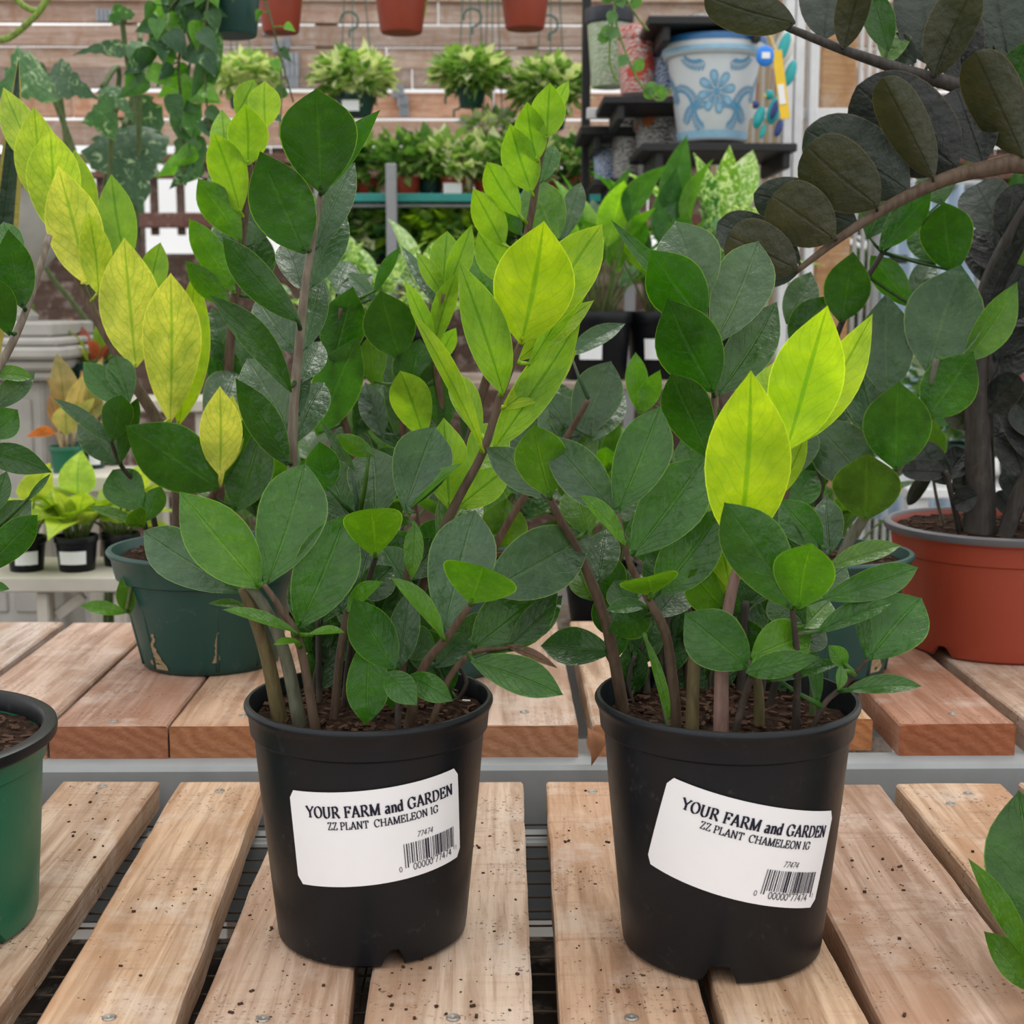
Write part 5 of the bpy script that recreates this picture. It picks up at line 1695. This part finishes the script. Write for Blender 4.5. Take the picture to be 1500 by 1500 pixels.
for i, (x, ms, adj) in enumerate(kinds):
    c = Vector((at(x, 283, TY + .12).x, TY + .10 + .04 * (i % 2), zs))
    t = thing('shelf_plant', c, adj + ' small leaved plant in a pot on the teal shelf', 'potted plant', 'plants on the teal shelf')
    po = small_pot(t, c, .045, .034, .058, M['red_plastic' if i not in (3, 6) else 'green_plastic'])
    if i == 4:
        mk('price_label', MB().bbox((c.x, c.y - .047, c.z + .02), (.06, .003, .034), .001), M['white_paper'], po)
    mk('foliage', foliage_mound(MB(), (c.x, c.y, c.z + .115), .095, .09, .065, 170, .055, 60 + i, len(ms)), [FL[m] for m in ms], t, kind='stuff')
zs2 = zrow(410, TY)
for i, x in enumerate((500, 552, 606, 650, 694, 740)):
    c = Vector((at(x, 410, TY + .15).x, TY + .15, zs2))
    t = thing('shelf_plant', c, ('leafy light green plant', 'leafy mid green plant', 'bright lime green plant', 'glossy lime green plant', 'spreading lime plant', 'dark leafy plant')[i] + ' on the lower shelf under the teal edge', 'potted plant', 'plants on the lower shelf')
    small_pot(t, c, .06, .045, .09, M['black_plastic'])
    ms = (('light', 'mid', 'cream'), ('mid', 'deep'), ('neon', 'mid'), ('neon', 'light'), ('neon', 'mid'), ('deep', 'mid'))[i]
    mk('foliage', foliage_mound(MB(), (c.x, c.y, c.z + .16), .12, .11, .09, 190, .075, 80 + i, len(ms)), [FL[m] for m in ms], t, kind='stuff')
# second row of greenery nearer, on a timber bench
GY = 3.0
gb = thing('plant_bench', (at(700, 560, GY).x, GY + .2, FLOOR_Z), 'low grey timber bench behind the lime plant', 'bench')
px_box('bench_top', 430, 560, 1130, 572, GY, .45, M['oldwood_x'], gb, (.42, .36, .31))
for x in (445, 1110):
    a = at(x, 572, GY + .05)
    mk('leg', MB().bbox((a.x, GY + .05, (a.z + FLOOR_Z) / 2), (.06, .05, a.z - FLOOR_Z), .003), M['oldwood'], gb, color=(.3, .26, .22))
    mk('leg', MB().bbox((a.x, GY + .38, (a.z + FLOOR_Z) / 2), (.06, .05, a.z - FLOOR_Z), .003), M['oldwood'], gb, color=(.3, .26, .22))
zg = zrow(560, GY)
AG = [(.10, .24, .07), (.06, .17, .04), (.22, .38, .14)]
for i, (x, lbl) in enumerate(((478, 'soft green broad leaved plant on the grey bench near the dark stem'), (545, 'pale centred broad leaved plant on the grey bench'), (625, 'striped green broad leaved plant on the grey bench behind the lime leaves'))):
    rosette('potted_aglaonema', lbl, 'potted plant', Vector((at(x, 560, GY + .15).x, GY + .15 + .05 * i, zg)), .07, .055, .11, M['black_plastic'], 16, .15, .38, AG, 'varieg', 31 + i, (5, 75), None, None, PROF_LONG, .55)
DK = [(.05, .17, .03), (.10, .27, .02), (.035, .11, .03), (.16, .34, .03)]
for i, (x, dy, lbl, lab) in enumerate(((872, .02, 'tall broad leaved plant in a black pot with a white label, left of its neighbour', (-12, 18, .28)), (968, .06, 'tall broad leaved plant in a black pot with a large white label', (-6, 28, .3)), (1052, .12, 'tall striped leaved plant in a black pot below the black shelves', None))):
    rosette('potted_peace_lily', lbl, 'potted plant', Vector((at(x, 560, GY + dy + .1).x, GY + dy + .1, zg)), .082, .068, .15, M['black_plastic'], 22, .17, .40, DK, ('leaf', 'leaf', 'varieg')[i], 41 + i, (15, 82), None, lab, PROF_LONG, .75)

# ---------------------------------------------------------------- black shelves with painted pots
BY = 3.6
M['blackboard'] = plain('black_shelf', (.012, .012, .013), .5, .4)
M['whitemetal'] = plain('white_rack_metal', (.72, .73, .74), .4, .4)
rk = thing('shelf_rack', (at(1050, 600, BY).x, BY, FLOOR_Z), 'white metal rack carrying black shelves of painted pots', 'shelf')
for (x0, r0, x1, r1, Yq, dep) in ((940, 209, 1168, 222, BY, .34), (884, 140, 1080, 152, BY + .12, .30), (950, 22, 1125, 36, BY - .02, .34), (850, 184, 1000, 198, BY + .42, .30), (870, 262, 1090, 272, BY + .30, .30)):
    o = px_box('shelf', x0, r0, x1, r1, Yq, dep, M['blackboard'], rk)
    a = at(x1 - 18, r1, Yq + .04)
    b_ = at(x0 + 25, r1, Yq + .04)
    for q_ in (a, b_):
        mk('bracket', MB().bbox((q_.x, Yq + dep / 2, q_.z - .022), (.02, dep * .9, .044), .003), M['blackboard'], o)
for x in (1160, 1176, 1198):
    a = at(x, -60, BY + .36)
    mk('upright', MB().bbox((a.x, BY + .37, (a.z + FLOOR_Z) / 2), (.026, .03, a.z - FLOOR_Z), .003), M['whitemetal'], rk)
for x in (860,):
    a = at(x, -60, BY + .74)
    mk('upright', MB().bbox((a.x, BY + .75, (a.z + FLOOR_Z) / 2), (.026, .03, a.z - FLOOR_Z), .003), M['blackboard'], rk)
for r_ in (165, -30):
    a, b_ = at(860, r_, BY + .38), at(1300, r_, BY + .38)
    mk('cross_bar', MB().bbox(((a.x + b_.x) / 2, BY + .40, a.z), (b_.x - a.x, .02, .03), .002), M['whitemetal'], rk)
# striped siding behind the rack
sid = bpy.data.objects.new('wall_right', None)
COL.objects.link(sid)
sid.location = (at(1130, 400, BY + .85).x, BY + .85, FLOOR_Z)
sid['kind'] = 'structure'
sid['label'] = 'beige and white ribbed siding behind the rack'
M['beige'] = plain('beige_siding', (.42, .33, .20), .7, .3)
M['offwhite'] = plain('off_white_siding', (.66, .64, .62), .7, .3)
a, b_ = at(1040, 500, BY + .85), at(1215, 500, BY + .85)
k = 0
x = a.x
ribs = [MB(), MB()]
while x < b_.x:
    ribs[k % 2].box((x, BY + .86 + .006 * (k % 2), .45), (.0125, .03, 2.5))
    x += .0135
    k += 1
mk('siding_ribs', ribs[0], M['beige'], sid, kind='stuff')
mk('siding_ribs', ribs[1], M['offwhite'], sid, kind='stuff')
pw = thing('timber_post', (at(1232, 500, BY + .6).x, BY + .6, FLOOR_Z), 'pale yellow timber post right of the white rack', 'post')
a, b_ = at(1206, 60, BY + .6), at(1257, 60, BY + .6)
mk('post', MB().bbox(((a.x + b_.x) / 2, BY + .65, .7), (b_.x - a.x, .09, 3.0), .005), M['oldwood_x'], pw, color=(.66, .43, .24))
pn = thing('white_lattice', (at(1285, 500, BY + .8).x, BY + .8, FLOOR_Z), 'white vertical bars in front of green leaves beside the timber post', 'lattice')
for i in range(10):
    a = at(1262 + i * 12, 60, BY + .8)
    mk('bar', MB().bbox((a.x, BY + .8, .6), (.011, .02, 2.8), .002), M['whitemetal'], pn)
for r_ in (300, -20):
    a, b_ = at(1256, r_, BY + .81), at(1376, r_, BY + .81)
    mk('cross_bar', MB().bbox(((a.x + b_.x) / 2, BY + .822, a.z), (b_.x - a.x, .02, .03), .002), M['whitemetal'], pn)


def swirl(name, ground, ink, scale=24, extra=None):
    t = NT(name)
    v = t.objcoord()
    w = t.n('ShaderNodeTexWave', wave_type='RINGS')
    w.inputs['Scale'].default_value = scale
    w.inputs['Distortion'].default_value = 9
    w.inputs['Detail'].default_value = 2
    w.inputs['Detail Scale'].default_value = 1.6
    t.l(v, w.inputs['Vector'])
    c = t.mix(t.sstep(w.outputs[1], .45, .6), ground, ink)
    if extra:
        c = t.mix(t.sstep(t.noise(9, v, 2), .58, .62), c, extra)
    return t.base(c, .3, .5)


M['bw'] = swirl('black_white_glaze', (.66, .64, .62), (.05, .05, .055), 60)
M['bw2'] = swirl('black_white_orange_glaze', (.66, .64, .62), (.06, .06, .07), 55, (.50, .17, .07))
M['gw'] = swirl('green_white_glaze', (.62, .66, .56), (.22, .34, .14), 50)
M['rw'] = swirl('red_white_glaze', (.66, .58, .56), (.62, .08, .06), 40, (.62, .07, .05))
M['bluew'] = swirl('blue_white_glaze', (.60, .64, .70), (.05, .14, .42), 45)


def deco_pot(px, top, w, bot, wb, Y, mat, label, band=None):
    a = at(px, top, Y)
    s = pxm(a)
    zb = zrow(bot, Y)
    h = a.z - zb
    c = Vector((a.x, Y, zb))
    t = thing('painted_pot', c, label, 'pot')
    r0, r1 = wb * s / 2, w * s / 2
    mb = MB().lathe([(.001, 0), (r0 * .96, 0), (r0, h * .02), (lerp(r0, r1 * .94, .8), h * .80)], c, 48)
    smooth_by_angle(mk('body', mb, mat, t), 40)
    mb = MB().lathe([(lerp(r0, r1 * .94, .8), h * .80), (r1 * .98, h * .82), (r1, h * .86), (r1, h * .96), (r1 * .985, h), (r1 * .90, h), (lerp(r0, r1 * .94, .5) * .90, h * .5), (.001, h * .5)], c, 48)
    smooth_by_angle(mk('rim', mb, band or mat, t), 40)
    return t, c, r0, r1, h


M['darkrim'] = plain('dark_rim', (.03, .035, .05), .4)
M['blue_rim'] = plain('blue_glaze', (.03, .16, .40), .3)
M['pale_blue'] = plain('pale_blue_glaze', (.26, .46, .62), .3, var=.2, scale=80)
M['white_glaze'] = plain('white_glaze', (.62, .66, .70), .3, var=.06)
M['mid_blue'] = plain('mid_blue_glaze', (.10, .30, .50), .3, var=.25, scale=120)
deco_pot(893, 14, 72, 128, 52, BY + .55, M['gw'], 'green and white painted pot with a dark rim on the shelf', M['darkrim'])
deco_pot(934, 40, 62, 138, 48, BY + .24, M['rw'], 'red and white painted pot on the stepped black shelf')
deco_pot(975, 32, 60, 134, 44, BY + .26, M['bluew'], 'blue splashed painted pot behind the big blue pot')
deco_pot(1040, 28, 96, 120, 70, BY + .36, M['bw'], 'black and white swirled pot behind the big blue pot')
deco_pot(922, 164, 60, 262, 44, BY + .50, M['bw'], 'tapered black and white pot on the lower shelf')
deco_pot(968, 176, 80, 262, 62, BY + .40, M['bw2'], 'round black, white and orange painted pot under the big blue pot')
deco_pot(895, 218, 56, 270, 46, BY + .62, M['bluew'], 'squat blue and white pot at the back of the lower shelf')

# the big blue pot with its painted flower
tb, c, r0, r1, h = deco_pot(1046, 60, 152, 209, 100, BY + .13, M['white_glaze'], 'large white pot painted with a blue flower and blue rim', M['white_glaze'])


def on_pot(u, v, eps):
    """u metres round the pot, v 0..1 up its body"""
    r = lerp(r0, lerp(r0, r1 * .94, .8), v) + eps
    a = u / lerp(r0, r1, .6) - .10
    return Vector((c.x + math.sin(a) * r, c.y - math.cos(a) * r, c.z + v * h * .80))


def decal(poly, eps, mat, name, fan=None):
    n = len(poly)
    cu_ = sum(p[0] for p in poly) / n
    cv_ = sum(p[1] for p in poly) / n
    mb = MB()
    mid = [((p[0] + cu_) / 2, (p[1] + cv_) / 2) for p in poly]
    vs = [on_pot(*p, eps) for p in poly] + [on_pot(*p, eps) for p in mid] + [on_pot(cu_, cv_, eps)]
    fs = []
    for i in range(n):
        j = (i + 1) % n
        fs += [(i, j, n + j, n + i), (n + i, n + j, 2 * n)]
    mb.add(vs, fs)
    return mb


HB_ = h * .80
pale, midb = MB(), MB()


def addm(dst, src):
    dst.add(src.v, src.f)


def teardrop(u, v, ang, L, w):
    pts = []
    for k in range(14):
        a = 2 * math.pi * k / 14
        x = L * (.5 - .5 * math.cos(a))
        y = w * math.sin(a) * (.35 + .65 * (x / L)) / 1
        pts.append((u + x * math.cos(ang) - y * math.sin(ang), v + (x * math.sin(ang) + y * math.cos(ang)) / HB_))
    return pts


fu, fv = .004, .56
for k in range(8):
    a = 2 * math.pi * k / 8 + .2
    addm(midb, decal(teardrop(fu + .010 * math.cos(a), fv + .010 * math.sin(a) / HB_, a, .044, .015), .0012, None, ''))
    addm(pale, decal(teardrop(fu + .014 * math.cos(a), fv + .014 * math.sin(a) / HB_, a, .036, .010), .0020, None, ''))
    addm(midb, decal(teardrop(fu + .014 * math.cos(a), fv + .014 * math.sin(a) / HB_, a, .018, .003), .0028, None, ''))
addm(midb, decal([(fu + .009 * math.cos(R(q_)), fv + .009 * math.sin(R(q_)) / HB_) for q_ in range(0, 360, 30)], .003, None, ''))
for (su, sv, a0, turn, n_) in ((.062, .30, 95, -9, 13), (-.058, .32, 85, 9, 13), (.10, .15, 100, 8, 13), (-.10, .15, 80, -8, 13), (.030, .10, 20, 9, 9), (-.025, .10, 160, -9, 9), (.03, .92, -30, 10, 9), (-.02, .92, 210, -10, 9), (.13, .4, 90, -5, 10), (-.13, .4, 90, 5, 10)):
    u, v, a = su, sv, a0
    for k in range(n_):
        u += .0085 * math.cos(R(a))
        v += .0085 * math.sin(R(a)) / HB_
        a += turn
        if not .02 < v < .97:
            continue
        for sg in (-1, 1):
            L = .020 * (1 - .5 * k / n_)
            addm(midb, decal(teardrop(u, v, R(a + sg * 48), L, .0036), .0013, None, ''))
mk('painted_flower', pale, M['pale_blue'], tb)
mk('painted_scrolls', midb, M['mid_blue'], tb)
for (z0, z1, m) in ((.935, 1.0, 'blue_rim'), (.835, .885, 'pale_blue')):
    mk('painted_band', MB().lathe([(r1 + .0015, z0 * h), (r1 + .0022, (z0 + z1) / 2 * h), (r1 * .99 + .0015, z1 * h)], c, 64), M[m], tb, smooth=True)
mk('painted_band', MB().lathe([(r0 + .0015, .015 * h), (lerp(r0, r1 * .94, .1) + .0015, .09 * h)], c, 64), M['pale_blue'], tb, smooth=True)

# ceramic birds and tags hanging from the rack
M['teal_glaze'] = plain('teal_glaze', (.02, .38, .40), .25)
M['navy'] = plain('navy_glaze', (.02, .05, .22), .25)
M['sky'] = plain('sky_blue_glaze', (.02, .22, .75), .3)
M['yellow'] = plain('yellow_tag', (.85, .55, .02), .4)
M['cream_glaze'] = plain('cream_glaze', (.72, .70, .64), .3)
HY = BY + .02


def ell(mb, c, r, rot=None, n=12, mi=0):
    vs, fs = [], []
    for i in range(n // 2 + 1):
        th = math.pi * i / (n // 2)
        for k in range(n):
            a = 2 * math.pi * k / n
            p = Vector((math.sin(th) * math.cos(a) * r[0], math.sin(th) * math.sin(a) * r[1], math.cos(th) * r[2]))
            vs.append(Vector(c) + (rot @ p if rot else p))
    for i in range(n // 2):
        for k in range(n):
            fs.append((i * n + k, i * n + (k + 1) % n, (i + 1) * n + (k + 1) % n, (i + 1) * n + k))
    return mb.add(vs, fs, mi)


def bird(px, row, sc, body, wing, head, label):
    p = at(px, row, HY)
    s = pxm(p) * sc
    t = thing('ceramic_bird', p, label, 'ornament')
    rot = Matrix.Rotation(R(18), 3, 'Y')
    mk('body', ell(MB(), p, (16 * s, 14 * s, 34 * s), rot), M[body], t, smooth=True)
    mk('head', ell(MB(), p + Vector((-12 * s, 0, 36 * s)), (12 * s, 11 * s, 12 * s)), M[head], t, smooth=True)
    mk('beak', MB().lathe([(5 * s, 0), (3.5 * s, 6 * s), (.0005, 11 * s)], p + Vector((-22 * s, -2 * s, 30 * s)), 10), M['yellow'], t, smooth=True)
    mk('tail', ell(MB(), p + Vector((12 * s, 0, -40 * s)), (9 * s, 5 * s, 22 * s), rot), M[wing], t, smooth=True)
    mk('wing', ell(MB(), p + Vector((-2 * s, -12 * s, 0)), (9 * s, 4 * s, 24 * s), rot), M[wing], t, smooth=True)
    mk('cord', MB().tube([p + Vector((-8 * s, 0, 40 * s)), p + Vector((-6 * s, 0, 95 * s))], .0015, 5), M['red_plastic'], t)
    return t


bird(1148, 70, .9, 'cream_glaze', 'teal_glaze', 'teal_glaze', 'white and teal ceramic parrot hanging beside the big blue pot')
bird(1134, 162, .62, 'teal_glaze', 'navy', 'teal_glaze', 'teal and navy ceramic parrot hanging below the white one')
bird(1112, 172, .5, 'teal_glaze', 'teal_glaze', 'navy', 'small teal ceramic bird close to the side of the big blue pot')
p = at(1121, 82, HY - .08)
t = tag(mk('round_tag', ell(MB(), p, (14 * pxm(p), 5 * pxm(p), 15 * pxm(p)), None, 20), M['sky'], smooth=True), 'bright blue round tag with a white price sticker', 'tag')
mk('price_sticker', MB().bbox(p + Vector((0, -5.2 * pxm(p), 0)), (12 * pxm(p), .002, 9 * pxm(p)), .0005, 0), M['white_paper'], t)
p = at(1144, 124, HY - .08)
s = pxm(p)
mb = MB().box(p, (14 * s, .006, 98 * s), 0, Matrix.Rotation(R(-9), 3, 'Y'))
mb.tube([p + Vector((-8 * s, 0, 48 * s)), (at(1119, 30, BY - .02).x, BY - .0205, zrow(30, BY - .02))], .0014, 5)
t = tag(mk('strip_tag', mb, M['yellow']), 'long yellow hanging tag with a white sticker', 'tag')
mk('price_sticker', MB().box(p + Vector((1 * s, -.0045, -14 * s)), (9 * s, .002, 28 * s), 0, Matrix.Rotation(R(-9), 3, 'Y')), M['white_paper'], t)

# ---------------------------------------------------------------- far right: white table, curtain, flowers
RY = 3.3
wt = thing('white_table', (at(1430, 700, RY).x, RY, FLOOR_Z), 'white table behind the terracotta pot', 'table')
px_box('table_top', 1330, 716, 1700, 730, RY, .7, M['whitemetal'], wt)
for x in (1345, 1690):
    a = at(x, 730, RY + .03)
    mk('leg', MB().bbox((a.x, RY + .05, (a.z + FLOOR_Z) / 2), (.05, .05, a.z - FLOOR_Z), .003), M['whitemetal'], wt)
    mk('leg', MB().bbox((a.x, RY + .62, (a.z + FLOOR_Z) / 2), (.05, .05, a.z - FLOOR_Z), .003), M['whitemetal'], wt)
M['sheet'] = plain('pale_blue_sheet', (.50, .60, .72), .5, .3, var=.25, scale=12)
cw = MB()
a, b_ = at(1296, 270, RY + .9), at(1420, 470, RY + .9)
vs, fs = [], []
for i in range(41):
    x = lerp(a.x, b_.x, i / 40)
    y = RY + .9 + .025 * math.sin(i * .9)
    vs += [(x, y, a.z), (x, y, b_.z - .6)]
fs = [(2 * i, 2 * i + 2, 2 * i + 3, 2 * i + 1) for i in range(40)]
cw.add(vs, fs)
tag(mk('plastic_curtain', cw, M['sheet'], smooth=True), 'pale blue hanging plastic sheet behind the dark branches', 'curtain')
cr = thing('curtain_stand', (a.x, RY + .9, FLOOR_Z), 'thin metal frame holding the pale blue sheet', 'frame')
mk('top_bar', MB().tube([(a.x - .02, RY + .9, a.z), (b_.x + .02, RY + .9, a.z)], .012, 8), M['greymetal'], cr)
for x in (a.x - .02, b_.x + .02):
    mk('post', MB().tube([(x, RY + .9, FLOOR_Z), (x, RY + .9, a.z + .01)], .012, 8), M['greymetal'], cr)
mk('black_clip', MB().bbox(at(1316, 380, RY + .84), (22 * pxm(at(1316, 380, RY + .84)), .05, 12 * pxm(at(1316, 380, RY + .84))), .004), M['blackboard'], cr)
zt_ = zrow(716, RY)
for i, (x, col, lbl) in enumerate(((1395, ('deep', 'mid', 'silver'), 'leafy green plant on the white table behind the black leaves'), (1492, ('pink', 'pink', 'mid'), 'pink flowering plant on the white table'), (1560, ('pink', 'mid', 'deep'), 'pink flowering plant at the far end of the white table'))):
    cc = Vector((at(x, 716, RY + .2).x, RY + .2, zt_))
    t = thing('flowering_plant', cc, lbl, 'potted plant')
    small_pot(t, cc, .06, .045, .09, M['green_plastic'])
    mk('foliage', foliage_mound(MB(), (cc.x, cc.y, cc.z + .20), .11, .11, .13, 220, .07, 300 + i, len(col)), [FL[m] for m in col], t, kind='stuff')
# leafy hedge beyond the open lower part of the wall
for i, (x, w, ms) in enumerate(((90, .9, ('mid', 'light')), (440, .7, ('deep', 'mid')), (1320, .8, ('deep', 'mid')), (1540, .8, ('deep', 'mid', 'light')))):
    Yh = (7.2, 7.2, 5.0, 5.72)[i]
    cc = Vector((at(x, 500, Yh).x, Yh, FLOOR_Z))
    t = thing('shrub', cc, ('pale leafy shrub seen past the stone urn', 'dark leafy shrub beyond the open lower wall', 'dark shrub behind the white lattice', 'dark shrub behind the black leaved plant')[i], 'shrub')
    mk('trunk', MB().tube([cc, cc + Vector((.02, 0, .4))], [.03, .02], 8), M['stem'], t, color=(.15, .1, .07), smooth=True)
    hh = .45 if i < 2 else .75
    mk('foliage', foliage_mound(MB(), (cc.x, cc.y, FLOOR_Z + .25 + hh), w * .5, .28, hh, 900 if i < 2 else 1500, .12, 400 + i, len(ms)), [FL[m] for m in ms], t, kind='stuff')

# leafy plants on a low trestle just behind the rear bench
lt = thing('low_trestle', (at(760, 900, 2.05).x, 2.05, FLOOR_Z), 'low dark trestle bench tucked behind the rear bench', 'bench')
zl = zrow(930, 2.0)
xa_, xb_ = at(300, 900, 2.0).x, at(1330, 900, 2.0).x
mk('bench_top', MB().bbox(((xa_ + xb_) / 2, 2.08, zl - .012), (xb_ - xa_, .26, .024), .003), M['oldwood_x'], lt, color=(.22, .18, .15))
for x in (xa_ + .05, xb_ - .05):
    for y in (1.98, 2.18):
        mk('leg', MB().bbox((x, y, (zl - .024 + FLOOR_Z) / 2), (.05, .04, zl - .024 - FLOOR_Z), .003), M['oldwood'], lt, color=(.2, .16, .13))
for i, (x, lbl) in enumerate(((400, 'dark leafy plant on the trestle behind the tall dark stem'), (545, 'dark leafy plant on the trestle with dense low foliage'), (700, 'green leafy plant on the trestle behind the lime stem'), (880, 'green leafy plant on the trestle seen between the two black pots'), (1060, 'dark leafy plant on the trestle behind the bright yellow green leaves'), (1210, 'dark leafy plant on the trestle nearest the terracotta pot'))):
    rosette('potted_foliage_plant', lbl, 'potted plant', Vector((at(x, 930, 2.08).x, 2.08, zl)), .06, .046, .09, M['black_plastic'], 26, .115, .42, [(.020, .065, .010), (.034, .10, .010), (.05, .14, .010)], 'leaf', 61 + i, (10, 85), None, None, PROF, .9)

# dry fallen leaf on the grey beam between the black pots
b0 = at(861, 1066, 1.243)
mb = leaf_mb(b0, at(866, 1122, 1.231), 24 * pxm(b0), 30, 40, .15, 1, PROF_LONG, 4242, None, None, .25)
tag(mk('dry_leaf', mb, M['dryleaf'], smooth=True), 'curled brown dry leaf hanging between two rear boards', 'leaf')
